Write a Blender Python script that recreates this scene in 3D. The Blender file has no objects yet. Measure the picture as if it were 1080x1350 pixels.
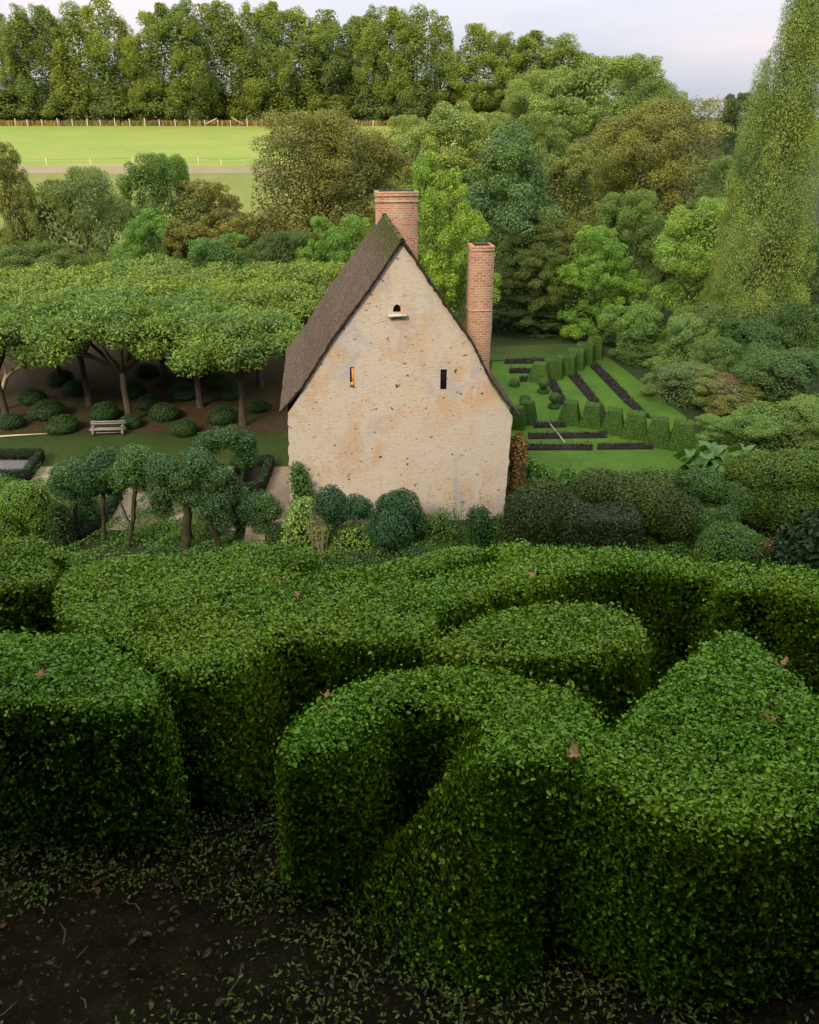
import bpy, bmesh, math, random
import numpy as np
from mathutils import Vector, Matrix

S = bpy.context.scene
COL = S.collection
R = math.radians

# ------------------------------------------------------------------ camera
PITCH = R(26.0)
CZ = 2.4
F = 1080.0
cam_d = bpy.data.cameras.new('camera')
cam = bpy.data.objects.new('camera', cam_d)
COL.objects.link(cam)
cam.location = (0, 0, CZ)
cam.rotation_euler = (R(90) - PITCH, 0, 0)
cam_d.sensor_fit = 'VERTICAL'
cam_d.sensor_height = 24.0
cam_d.lens = 24.0 * F / 1350.0
cam_d.clip_start = 0.05
cam_d.clip_end = 3000
S.camera = cam

# ------------------------------------------------------------------ light
SUN_EL, SUN_AZ = R(36), R(205)        # azimuth measured clockwise from +Y (the view direction)
W = bpy.data.worlds.new('World')
S.world = W
W.use_nodes = True
nt = W.node_tree
nt.nodes.clear()
wo = nt.nodes.new('ShaderNodeOutputWorld')
bg = nt.nodes.new('ShaderNodeBackground')
sky = nt.nodes.new('ShaderNodeTexSky')
sky.sky_type = 'NISHITA'
sky.sun_disc = False
sky.sun_elevation = SUN_EL
sky.sun_rotation = SUN_AZ
sky.dust_density = 2.0
bg.inputs['Strength'].default_value = 0.12
tc = nt.nodes.new('ShaderNodeTexCoord')
mp = nt.nodes.new('ShaderNodeMapping')
mp.inputs['Scale'].default_value = (1.6, 1.6, 7.0)
nz = nt.nodes.new('ShaderNodeTexNoise')
nz.inputs['Scale'].default_value = 1.3
nz.inputs['Detail'].default_value = 5
nz.inputs['Roughness'].default_value = 0.5
cr = nt.nodes.new('ShaderNodeValToRGB')
cr.color_ramp.elements[0].position = 0.36
cr.color_ramp.elements[0].color = (0.80, 0.80, 0.80, 1)
cr.color_ramp.elements[1].position = 0.62
cr.color_ramp.elements[1].color = (0.97, 0.97, 0.97, 1)
cr2 = nt.nodes.new('ShaderNodeValToRGB')
cr2.color_ramp.elements[0].position = 0.38
cr2.color_ramp.elements[0].color = (5.5, 5.9, 6.9, 1)
cr2.color_ramp.elements[1].position = 0.66
cr2.color_ramp.elements[1].color = (7.6, 6.8, 7.0, 1)
mx = nt.nodes.new('ShaderNodeMix')
mx.data_type = 'RGBA'
L = nt.links.new
L(tc.outputs['Generated'], mp.inputs['Vector'])
L(mp.outputs['Vector'], nz.inputs['Vector'])
L(nz.outputs['Fac'], cr.inputs['Fac'])
L(nz.outputs['Fac'], cr2.inputs['Fac'])
L(cr.outputs['Color'], mx.inputs['Factor'])
L(sky.outputs['Color'], mx.inputs['A'])
L(cr2.outputs['Color'], mx.inputs['B'])
sxyz = nt.nodes.new('ShaderNodeSeparateXYZ')
L(tc.outputs['Generated'], sxyz.inputs[0])
grad = nt.nodes.new('ShaderNodeMapRange')
grad.inputs['From Min'].default_value = 0.0
grad.inputs['From Max'].default_value = 1.0
grad.inputs['To Min'].default_value = 0.68
grad.inputs['To Max'].default_value = 2.6
L(sxyz.outputs['Z'], grad.inputs['Value'])
mul = nt.nodes.new('ShaderNodeVectorMath')
mul.operation = 'SCALE'
L(mx.outputs['Result'], mul.inputs[0])
L(grad.outputs['Result'], mul.inputs['Scale'])
L(mul.outputs['Vector'], bg.inputs['Color'])
L(bg.outputs['Background'], wo.inputs['Surface'])

sd = bpy.data.lights.new('sun', 'SUN')
sd.energy = 2.5
sd.angle = R(14)
sd.color = (1.0, 0.88, 0.70)
so = bpy.data.objects.new('sun', sd)
COL.objects.link(so)
sdir = Vector((math.sin(SUN_AZ) * math.cos(SUN_EL), math.cos(SUN_AZ) * math.cos(SUN_EL), math.sin(SUN_EL)))
so.rotation_euler = sdir.to_track_quat('Z', 'Y').to_euler()
so.location = (0, -20, 40)

vs = S.view_settings
vs.view_transform = 'Standard'
vs.look = 'None'
vs.gamma = 1
vs.exposure = 0.45
cy = S.cycles
cy.max_bounces = 5
cy.diffuse_bounces = 3
cy.glossy_bounces = 2
cy.transmission_bounces = 3
cy.transparent_max_bounces = 4
cy.caustics_reflective = False
cy.caustics_refractive = False

# ------------------------------------------------------------------ geometry of the view: photo pixel -> world
CP, SP = math.cos(PITCH), math.sin(PITCH)
G = -10.7                                   # level of the lower garden


def ray(x, y):
    h = (x - 540.0) / F
    v = (y - 675.0) / F
    return np.array([h, CP - v * SP, -SP - v * CP])


def at(x, y, Y):
    r = ray(x, y)
    return r * (Y / r[1]) + np.array([0, 0, CZ])


def onz(x, y, z):
    r = ray(x, y)
    return r * ((z - CZ) / r[2]) + np.array([0, 0, CZ])


def pxm(Y, z=G):
    """metres per photo pixel at that distance"""
    return (Y * CP - (z - CZ) * SP) / F


def smooth(a, b, x):
    t = np.clip((x - a) / (b - a), 0, 1)
    return t * t * (3 - 2 * t)


def height(X, Y):
    X = np.asarray(X, float)
    Y = np.asarray(Y, float)
    terr = 0.36 - 0.22 * (np.clip(Y, 0, 5.0) - 1.4)
    s = smooth(3.45, 15.0, Y)
    z = terr * (1 - s) + G * s
    # valley floor then the hill with the meadow
    hill = np.interp(Y, [0, 84, 110, 190, 240, 420], [G, G, -3.8, 0.0, 1.2, -14])
    z = np.where(Y > 60, hill, z)
    # bank right of the parterre
    xb = 13.0 + (42.0 - Y) * 0.14
    bank = np.clip((X - xb) * 0.12, 0, 1.3) * smooth(24, 30, Y) * (1 - smooth(44, 54, Y))
    return z + bank


def H1(x, y):
    return float(height(x, y))


# ------------------------------------------------------------------ mesh building
class Geo:
    def __init__(self):
        self.v, self.f, self.m, self.r, self.n = [], [], [], [], 0

    def add(self, v, f, mat=0, rnd=None):
        v = np.asarray(v, float).reshape(-1, 3)
        f = np.asarray(f, int)
        if len(v) == 0:
            return self
        self.v.append(v)
        self.f.append(f + self.n)
        self.m.append(np.full(len(f), mat, np.int32))
        self.r.append(np.full(len(v), 0.5) if rnd is None else np.asarray(rnd, float))
        self.n += len(v)
        return self

    def mesh(self, name, mats, smooth_=False):
        me = bpy.data.meshes.new(name)
        V = np.concatenate(self.v).astype(np.float32)
        me.vertices.add(len(V))
        me.vertices.foreach_set('co', V.ravel())
        loops = np.concatenate([f.ravel() for f in self.f]).astype(np.int32)
        sizes = np.concatenate([np.full(len(f), f.shape[1], np.int32) for f in self.f])
        starts = np.concatenate([[0], np.cumsum(sizes)[:-1]]).astype(np.int32)
        me.loops.add(len(loops))
        me.loops.foreach_set('vertex_index', loops)
        me.polygons.add(len(sizes))
        me.polygons.foreach_set('loop_start', starts)
        me.polygons.foreach_set('loop_total', sizes)
        me.polygons.foreach_set('material_index', np.concatenate(self.m))
        if smooth_:
            me.polygons.foreach_set('use_smooth', np.ones(len(sizes), bool))
        a = me.attributes.new('rnd', 'FLOAT', 'POINT')
        a.data.foreach_set('value', np.concatenate(self.r).astype(np.float32))
        for m in (mats if isinstance(mats, (list, tuple)) else [mats]):
            me.materials.append(m)
        me.update(calc_edges=True)
        return me

    def build(self, name, mats, parent=None, smooth_=False):
        return link(name, self.mesh(name, mats, smooth_), parent)

    # ---- solids
    def box(self, c, s, mat=0, rz=0.0, taper=1.0):
        c = np.asarray(c, float)
        hx, hy, hz = [q / 2 for q in s]
        v = []
        for k, z in ((1, -hz), (taper, hz)):
            for x, y in ((-hx, -hy), (hx, -hy), (hx, hy), (-hx, hy)):
                v.append((x * k, y * k, z))
        v = np.array(v)
        ca, sa = math.cos(rz), math.sin(rz)
        v = np.stack([v[:, 0] * ca - v[:, 1] * sa, v[:, 0] * sa + v[:, 1] * ca, v[:, 2]], 1) + c
        return self.add(v, [(0, 3, 2, 1), (4, 5, 6, 7), (0, 1, 5, 4), (1, 2, 6, 5), (2, 3, 7, 6), (3, 0, 4, 7)], mat)

    def tube(self, pts, rad, n=8, mat=0):
        pts = np.asarray(pts, float)
        rad = np.broadcast_to(np.asarray(rad, float), (len(pts),))
        v = []
        for i, p in enumerate(pts):
            t = pts[min(i + 1, len(pts) - 1)] - pts[max(i - 1, 0)]
            t = t / (np.linalg.norm(t) + 1e-9)
            a = np.cross(t, (0.31, 0.87, 0.12) if abs(t[2]) > 0.5 else (0, 0, 1.0))
            a /= np.linalg.norm(a) + 1e-9
            b = np.cross(t, a)
            for k in range(n):
                q = 2 * math.pi * k / n
                v.append(p + rad[i] * (math.cos(q) * a + math.sin(q) * b))
        f = []
        for i in range(len(pts) - 1):
            for k in range(n):
                f.append((i * n + k, i * n + (k + 1) % n, (i + 1) * n + (k + 1) % n, (i + 1) * n + k))
        self.add(v, f, mat)
        base = self.n - len(v)
        self.v.append(np.zeros((0, 3)))
        self.f.append(np.array([[base + (len(pts) - 1) * n + k for k in range(n)]]))
        self.m.append(np.array([mat], np.int32))
        self.r.append(np.zeros(0))
        return self

    def ico(self, c, r, mat=0, sub=2):
        v, f = ICO[sub]
        return self.add(v * np.asarray(r, float) + np.asarray(c, float), f, mat)


def _ico(sub):
    bm = bmesh.new()
    bmesh.ops.create_icosphere(bm, subdivisions=sub, radius=1)
    v = np.array([q.co[:] for q in bm.verts])
    f = np.array([[w.index for w in q.verts] for q in bm.faces])
    bm.free()
    return v, f


ICO = {1: _ico(1), 2: _ico(2), 3: _ico(3)}


def link(name, data, parent=None):
    o = bpy.data.objects.new(name, data)
    COL.objects.link(o)
    if parent is not None:
        o.parent = parent
    return o


def tag(o, label, cat, group=None, kind=None):
    if label:
        o['label'] = label
    if cat:
        o['category'] = cat
    if group:
        o['group'] = group
    if kind:
        o['kind'] = kind
    return o


def thing(name, label, cat, loc=(0, 0, 0), rz=0.0, group=None):
    o = link(name, None)
    o.empty_display_size = 0.2
    o.location = [float(q) for q in loc]
    o.rotation_euler = (0, 0, rz)
    return tag(o, label, cat, group)


def struct(o, kind='structure'):
    o['kind'] = kind
    return o


def nrm(a):
    return a / (np.linalg.norm(a, axis=1, keepdims=True) + 1e-9)


def leaves(P, N, size, rng, spread=0.8, aspect=0.55, near=False, droop=0.0):
    """leaf-sized folded faces at points P roughly facing N -> verts, faces, rnd"""
    n = len(P)
    Nl = nrm(N + spread * rng.standard_normal((n, 3)))
    T = nrm(np.cross(Nl, rng.standard_normal((n, 3))))
    if droop:
        T = nrm(T + np.array([0, 0, -droop]))
        Nl = nrm(Nl - T * np.sum(Nl * T, 1, keepdims=True))
    B = np.cross(Nl, T)
    s = (np.asarray(size) * rng.uniform(0.65, 1.25, n))[:, None]
    w = s * aspect * 0.5
    rn = rng.random(n)
    if near:
        b = P - T * s * 0.5
        tip = P + T * s * 0.5 - Nl * s * 0.06
        up = Nl * s * 0.10
        v = np.stack([b, P - T * s * .18 + B * w + up, P + T * s * .22 + B * w * .92 + up, tip,
                      P + T * s * .22 - B * w * .92 + up, P - T * s * .18 - B * w + up], 1).reshape(-1, 3)
        i = np.arange(n)[:, None] * 6
        f = np.concatenate([i + np.array([0, 1, 2, 3]), i + np.array([0, 3, 4, 5])], 0)
        return v, f, np.repeat(rn, 6)
    v = np.stack([P - T * s * 0.5, P + B * w + T * s * 0.03, P + T * s * 0.5, P - B * w + T * s * 0.03], 1).reshape(-1, 3)
    f = np.arange(n)[:, None] * 4 + np.array([0, 1, 2, 3])
    return v, f, np.repeat(rn, 4)


# ------------------------------------------------------------------ materials
def new_mat(name):
    m = bpy.data.materials.new(name)
    m.use_nodes = True
    t = m.node_tree
    p = t.nodes['Principled BSDF']
    return m, t, p


def node(t, kind, **kw):
    n = t.nodes.new('ShaderNode' + kind)
    for k, v in kw.items():
        if k in n.inputs.keys():
            n.inputs[k].default_value = v
        else:
            setattr(n, k, v)
    return n


def mixc(t, fac, a, b, blend='MIX'):
    n = t.nodes.new('ShaderNodeMix')
    n.data_type = 'RGBA'
    n.blend_type = blend
    for s, v in (('Factor', fac), ('A', a), ('B', b)):
        if hasattr(v, 'is_linked') or isinstance(v, bpy.types.NodeSocket):
            t.links.new(v, n.inputs[s])
        else:
            n.inputs[s].default_value = v if s == 'Factor' else (tuple(v) + (1,))[:4]
    return n.outputs['Result']


def mth(t, op, a, b=0.0):
    n = t.nodes.new('ShaderNodeMath')
    n.operation = op
    for i, v in enumerate((a, b)):
        if isinstance(v, bpy.types.NodeSocket):
            t.links.new(v, n.inputs[i])
        else:
            n.inputs[i].default_value = v
    return n.outputs[0]


def ramp(t, fac, stops):
    n = t.nodes.new('ShaderNodeValToRGB')
    while len(n.color_ramp.elements) < len(stops):
        n.color_ramp.elements.new(0.5)
    for e, (p, c) in zip(n.color_ramp.elements, stops):
        e.position = p
        e.color = (c, c, c, 1) if isinstance(c, (int, float)) else tuple(c) + (1,)
    t.links.new(fac, n.inputs['Fac'])
    return n.outputs['Color']


def noise(t, scale, detail=4, rough=0.55, vec=None, dist=0.0):
    n = node(t, 'TexNoise', Scale=scale, Detail=detail, Roughness=rough, Distortion=dist)
    if vec is not None:
        t.links.new(vec, n.inputs['Vector'])
    return n.outputs['Fac']


def objco(t, scale=None):
    c = t.nodes.new('ShaderNodeTexCoord').outputs['Object']
    if scale:
        m = node(t, 'Mapping', Scale=scale)
        t.links.new(c, m.inputs['Vector'])
        return m.outputs['Vector']
    return c


def geo_pos(t):
    return t.nodes.new('ShaderNodeNewGeometry').outputs['Position']


def bump(t, p, h, strength=0.5, dist=0.05):
    b = node(t, 'Bump', Strength=strength, Distance=dist)
    t.links.new(h, b.inputs['Height'])
    t.links.new(b.outputs['Normal'], p.inputs['Normal'])


def foliage_mat(name, rough=0.5, spec=0.3, trans=0.25, patch=0.25, tip=(1.35, 1.2, 0.75), brown=0.0):
    """leaves: the object's own colour, varied leaf by leaf and in patches; autumn = share of turned leaves"""
    m, t, p = new_mat(name)
    oi = t.nodes.new('ShaderNodeObjectInfo')
    at_ = node(t, 'Attribute', attribute_name='rnd')
    au = node(t, 'Attribute', attribute_name='autumn', attribute_type='OBJECT')
    rnd = at_.outputs['Fac']
    k = ramp(t, rnd, [(0.0, 0.55), (0.5, 0.95), (1.0, 1.45)])
    c = mixc(t, 1.0, oi.outputs['Color'], k, 'MULTIPLY')
    n1 = noise(t, patch, 3, 0.6, geo_pos(t))
    f1 = ramp(t, n1, [(0.38, 0.0), (0.62, 1.0)])
    c2 = mixc(t, 1.0, c, tip, 'MULTIPLY')
    c = mixc(t, f1, c, c2)
    # turned leaves in patches
    n2 = noise(t, patch * 1.7, 2, 0.5, geo_pos(t))
    x = mth(t, 'ADD', mth(t, 'MULTIPLY', n2, 0.6), mth(t, 'MULTIPLY', rnd, 0.4))
    thr = mth(t, 'SUBTRACT', 0.95, mth(t, 'MULTIPLY', au.outputs['Fac'], 0.6))
    f2 = mth(t, 'MULTIPLY', mth(t, 'GREATER_THAN', x, thr), 0.85)
    turned = ramp(t, mth(t, 'FRACT', mth(t, 'MULTIPLY', rnd, 7.3)), [(0.0, (0.20, 0.09, 0.025)), (0.6, (0.24, 0.15, 0.03)), (1.0, (0.30, 0.22, 0.04))])
    c = mixc(t, f2, c, turned)
    t.links.new(c, p.inputs['Base Color'])
    p.inputs['Roughness'].default_value = rough
    p.inputs['Specular IOR Level'].default_value = spec
    if trans > 0:
        tr = t.nodes.new('ShaderNodeBsdfTranslucent')
        t.links.new(mixc(t, 1.0, c, (1.1, 1.25, 0.5), 'MULTIPLY'), tr.inputs['Color'])
        ms = t.nodes.new('ShaderNodeMixShader')
        ms.inputs['Fac'].default_value = trans
        t.links.new(p.outputs[0], ms.inputs[1])
        t.links.new(tr.outputs[0], ms.inputs[2])
        t.links.new(ms.outputs[0], t.nodes['Material Output'].inputs['Surface'])
    return m


def simple_mat(name, a, b, scale=3.0, rough=0.85, spec=0.2, bmp=0.0, bscale=20, stretch=None, dist=0.03):
    m, t, p = new_mat(name)
    vec = objco(t, stretch) if stretch else objco(t)
    n = noise(t, scale, 6, 0.6, vec)
    t.links.new(mixc(t, ramp(t, n, [(0.3, 0.0), (0.7, 1.0)]), a, b), p.inputs['Base Color'])
    p.inputs['Roughness'].default_value = rough
    p.inputs['Specular IOR Level'].default_value = spec
    if bmp:
        bump(t, p, noise(t, bscale, 6, 0.65, vec), bmp, dist)
    return m


M = {}
M['leaf'] = foliage_mat('tree_leaves', 0.55, 0.25, 0.22, 0.35)
M['far_leaf'] = foliage_mat('distant_leaves', 0.7, 0.15, 0.35, 0.10)
M['box_leaf'] = foliage_mat('boxwood_leaves', 0.45, 0.2, 0.06, 2.2, (1.35, 1.08, 0.7))
M['topiary_leaf'] = foliage_mat('topiary_leaves', 0.5, 0.3, 0.15, 1.2, (1.25, 1.15, 0.8))
M['core'] = simple_mat('inner_twigs', (0.006, 0.009, 0.004), (0.014, 0.018, 0.007), 6)
M['bark'] = simple_mat('bark', (0.05, 0.036, 0.024), (0.12, 0.09, 0.06), 4, 0.9, 0.1, 0.8, 9, (1, 1, 0.25))
M['dark_bark'] = simple_mat('mossy_bark', (0.025, 0.022, 0.012), (0.06, 0.06, 0.025), 5, 0.9, 0.1, 0.8, 12, (1, 1, 0.3))
M['wood'] = simple_mat('weathered_wood', (0.17, 0.15, 0.13), (0.33, 0.30, 0.26), 3, 0.8, 0.2, 0.4, 20, (1, 6, 6))
M['pale_wood'] = simple_mat('pale_wood', (0.42, 0.33, 0.2), (0.6, 0.48, 0.3), 3, 0.7)
M['soil'] = simple_mat('dark_soil', (0.008, 0.007, 0.006), (0.024, 0.019, 0.015), 5, 0.95, 0.1, 1.0, 14)
M['gravel'] = simple_mat('sandy_gravel', (0.20, 0.15, 0.095), (0.32, 0.25, 0.165), 9, 0.95, 0.1, 0.5, 60)
M['grey_gravel'] = simple_mat('grey_gravel', (0.085, 0.08, 0.075), (0.16, 0.15, 0.145), 9, 0.95, 0.1, 0.5, 60)


def grass_mat(name, a, b, c, s1=0.25, s2=6.0):
    m, t, p = new_mat(name)
    pos = geo_pos(t)
    n1 = noise(t, s1, 5, 0.6, pos)
    n2 = noise(t, s2, 6, 0.75, pos)
    col = mixc(t, ramp(t, n1, [(0.35, 0.0), (0.65, 1.0)]), a, b)
    col = mixc(t, ramp(t, n2, [(0.48, 0.0), (0.72, 1.0)]), col, c)
    t.links.new(col, p.inputs['Base Color'])
    p.inputs['Roughness'].default_value = 0.8
    p.inputs['Specular IOR Level'].default_value = 0.15
    bump(t, p, noise(t, s2 * 3, 6, 0.8, pos), 0.9, 0.12)
    return m


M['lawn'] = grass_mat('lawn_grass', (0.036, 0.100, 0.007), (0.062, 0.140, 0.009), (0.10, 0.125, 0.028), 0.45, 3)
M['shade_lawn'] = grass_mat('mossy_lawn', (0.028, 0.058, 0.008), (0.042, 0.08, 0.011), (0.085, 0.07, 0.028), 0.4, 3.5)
M['meadow'] = grass_mat('meadow_grass', (0.16, 0.235, 0.028), (0.215, 0.255, 0.04), (0.25, 0.24, 0.07), 0.06, 0.3)
M['dull_meadow'] = grass_mat('dull_meadow_grass', (0.12, 0.155, 0.028), (0.165, 0.18, 0.04), (0.20, 0.185, 0.06), 0.06, 0.4)
M['dry'] = grass_mat('dry_grass', (0.30, 0.20, 0.07), (0.20, 0.18, 0.06), (0.40, 0.29, 0.12), 0.2, 1.5)
M['track'] = grass_mat('track_earth', (0.25, 0.20, 0.115), (0.20, 0.175, 0.085), (0.17, 0.18, 0.06), 0.15, 1.0)
M['terrain'] = grass_mat('rough_ground', (0.018, 0.032, 0.007), (0.03, 0.05, 0.011), (0.04, 0.035, 0.014), 0.15, 2.0)
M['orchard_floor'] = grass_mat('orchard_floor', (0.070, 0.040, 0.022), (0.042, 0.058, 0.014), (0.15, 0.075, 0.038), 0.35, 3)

# ------------------------------------------------------------------ ground
def sheet(name, mat, xs, ys, zf, kind='structure'):
    X, Y = np.meshgrid(xs, ys)
    Z = zf(X, Y)
    v = np.stack([X, Y, Z], 2).reshape(-1, 3)
    nx, ny = len(xs), len(ys)
    i, j = np.meshgrid(np.arange(nx - 1), np.arange(ny - 1))
    a = (j * nx + i).ravel()
    f = np.stack([a, a + 1, a + nx + 1, a + nx], 1)
    o = Geo().add(v, f).build(name, mat, None, True)
    o['kind'] = kind
    return o


def sheet_poly(name, mat, pts, z):
    """flat sheet from world xy corner points"""
    o = Geo().add([(p[0], p[1], z) for p in pts], [list(range(len(pts)))]).build(name, mat)
    o['kind'] = 'structure'
    return o


def ground_z(X, Y):
    return height(X, Y) - 0.06 * (1 - smooth(3.0, 6.0, Y))


sheet('ground', M['terrain'],
      np.concatenate([np.linspace(-420, -60, 25), np.linspace(-56, 60, 117), np.linspace(66, 420, 25)]),
      np.concatenate([np.linspace(-60, 0, 16), np.linspace(0.5, 60, 160), np.linspace(60.5, 250, 110), np.linspace(256, 460, 25)]),
      ground_z)

rg0 = np.random.default_rng(3)


def wob(X, Y, s=1.0):
    return (np.sin(X * 7.1 * s + 1.3) * np.cos(Y * 6.3 * s - .4) + .6 * np.sin(X * 15.7 * s + Y * 9.1 * s) + .4 * np.cos(Y * 23.1 * s - X * 19.3 * s))


def terr_z(X, Y):
    return height(X, Y) + 0.008 * wob(X, Y) + 0.006 * rg0.standard_normal(np.shape(X))


def soil_near():
    m, t, p = new_mat('terrace_soil')
    pos = geo_pos(t)
    n = noise(t, 9, 8, 0.7, pos)
    n2 = noise(t, 60, 4, 0.7, pos)
    c = mixc(t, ramp(t, n, [(0.35, 0.0), (0.65, 1.0)]), (0.010, 0.0085, 0.004), (0.022, 0.021, 0.008))
    c = mixc(t, ramp(t, n2, [(0.58, 0.0), (0.66, 1.0)]), c, (0.055, 0.042, 0.028))
    t.links.new(c, p.inputs['Base Color'])
    p.inputs['Roughness'].default_value = 1.0
    p.inputs['Specular IOR Level'].default_value = 0.03
    bump(t, p, noise(t, 45, 8, 0.75, pos), 1.0, 0.03)
    return m


M['near_soil'] = soil_near()
sheet('terrace_path', M['near_soil'], np.linspace(-5, 5, 220), np.linspace(-1.5, 3.9, 130), terr_z)

EPS = 0.03


def rect(xs, ys):
    return [(xs[0], ys[0]), (xs[1], ys[0]), (xs[1], ys[1]), (xs[0], ys[1])]


sheet_poly('gravel_path', M['gravel'], rect((-26, -3.6), (25.4, 31.4)), G + 0.010)
sheet_poly('garden_soil', M['terrain'], rect((-26, 16), (14.8, 25.4)), G + 0.012)
sheet_poly('side_path', M['gravel'], [onz(*c, G)[:2] for c in ((318, 724), (352, 724), (346, 690), (326, 690))], G + 0.022)
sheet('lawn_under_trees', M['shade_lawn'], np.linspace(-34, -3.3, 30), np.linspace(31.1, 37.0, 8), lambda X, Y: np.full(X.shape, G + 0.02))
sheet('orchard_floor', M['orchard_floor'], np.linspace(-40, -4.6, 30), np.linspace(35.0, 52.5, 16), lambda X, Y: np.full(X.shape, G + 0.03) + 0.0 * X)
sheet_poly('lawn', M['lawn'], [onz(*c, G)[:2] for c in ((640, 640), (960, 642), (934, 600), (903, 549), (852, 510), (806, 474), (790, 468), (650, 477), (630, 560))], G + 0.02)
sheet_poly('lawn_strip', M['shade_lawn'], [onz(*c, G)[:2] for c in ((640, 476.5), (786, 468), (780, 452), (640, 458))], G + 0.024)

sheet('meadow', M['meadow'], np.linspace(-150, 40, 60), np.linspace(111.5, 188, 30), lambda X, Y: height(X, Y) + 0.04)
sheet('lower_meadow', M['dull_meadow'], np.linspace(-110, 20, 40), np.linspace(86, 108.0, 12), lambda X, Y: height(X, Y) + 0.04)
sheet('track', M['track'], np.linspace(-150, 30, 60), np.linspace(107.9, 111.6, 6), lambda X, Y: height(X, Y) + 0.06)
sheet('hill_meadow', M['meadow'], np.linspace(60, 130, 20), np.linspace(120, 190, 15), lambda X, Y: height(X, Y) + 0.04)


def tufts(name, mat, xs, ys, n, h, col, seed, label, cat='grass', spread=0.5):
    rng = np.random.default_rng(seed)
    X = rng.uniform(*xs, n)
    Y = rng.uniform(*ys, n)
    P = np.stack([X, Y, height(X, Y) + h * 0.4], 1)
    a = rng.uniform(0, 2 * np.pi, n)
    N = np.stack([np.cos(a), np.sin(a), 0 * a], 1)
    T = nrm(np.stack([0.3 * rng.standard_normal(n), .3 * rng.standard_normal(n), np.ones(n)], 1))
    B = nrm(np.cross(N, T))
    s = (h * rng.uniform(.5, 1.2, n))[:, None]
    w = s * 0.18
    v = np.stack([P - T * s * .5 - B * w, P - T * s * .5 + B * w, P + T * s * .5 + B * w * .3, P + T * s * .5 - B * w * .3], 1).reshape(-1, 3)
    o = Geo().add(v, np.arange(n)[:, None] * 4 + np.arange(4), 0, np.repeat(rng.random(n), 4)).build(name, mat)
    o.color = tuple(col) + (1,)
    return tag(o, label, cat, None, 'stuff')


tufts('dry_grass', M['far_leaf'], (-130, 35), (186.5, 192.5), 5000, 1.1, (0.24, 0.19, 0.07), 5, 'tan dry grass fringe under the hilltop trees along the meadow')

# ------------------------------------------------------------------ clipped box hedges of the terrace
def ztop(Y):
    return 0.88 - 0.15 * (Y - 1.6)


def on_top(x, y):
    r = ray(x, y)
    # CZ + t*rz = .88 - .15*(t*ry - 1.6)
    t = (CZ - 0.88 - 0.24) / (-r[2] - 0.15 * r[1])
    return (r * t)[:2]


def crom(pts, k=6):
    pts = np.asarray(pts, float)
    n = len(pts)
    out = []
    for i in range(n):
        p0, p1, p2, p3 = pts[i - 1], pts[i], pts[(i + 1) % n], pts[(i + 2) % n]
        for j in range(k):
            t = j / k
            out.append(.5 * ((2 * p1) + (-p0 + p2) * t + (2 * p0 - 5 * p1 + 4 * p2 - p3) * t * t + (-p0 + 3 * p1 - 3 * p2 + p3) * t ** 3))
    return np.array(out)


def inside(P, poly):
    x, y = P[:, 0], P[:, 1]
    c = np.zeros(len(P), bool)
    a = poly
    b = np.roll(poly, -1, 0)
    for (x1, y1), (x2, y2) in zip(a, b):
        m = (y1 > y) != (y2 > y)
        c ^= m & (x < (x2 - x1) * (y - y1) / (y2 - y1 + 1e-12) + x1)
    return c


def near_edge(P, poly):
    best = np.full(len(P), 1e9)
    q = np.zeros((len(P), 2))
    a = poly
    b = np.roll(poly, -1, 0)
    for s, e in zip(a, b):
        d = e - s
        t = np.clip(((P - s) @ d) / (d @ d + 1e-12), 0, 1)
        c = s + t[:, None] * d
        dd = np.linalg.norm(P - c, axis=1)
        m = dd < best
        best[m] = dd[m]
        q[m] = c[m]
    return best, q


def lump(P):
    x, y, z = P[:, 0], P[:, 1], P[:, 2]
    return (np.sin(4.3 * x + 2.1 * z + 1) * np.cos(3.7 * y - 1.1 * z) + .6 * np.sin(9.1 * x - 7.3 * y + 5 * z) + .35 * np.sin(17 * x + 13 * y + 11 * z))


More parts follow.
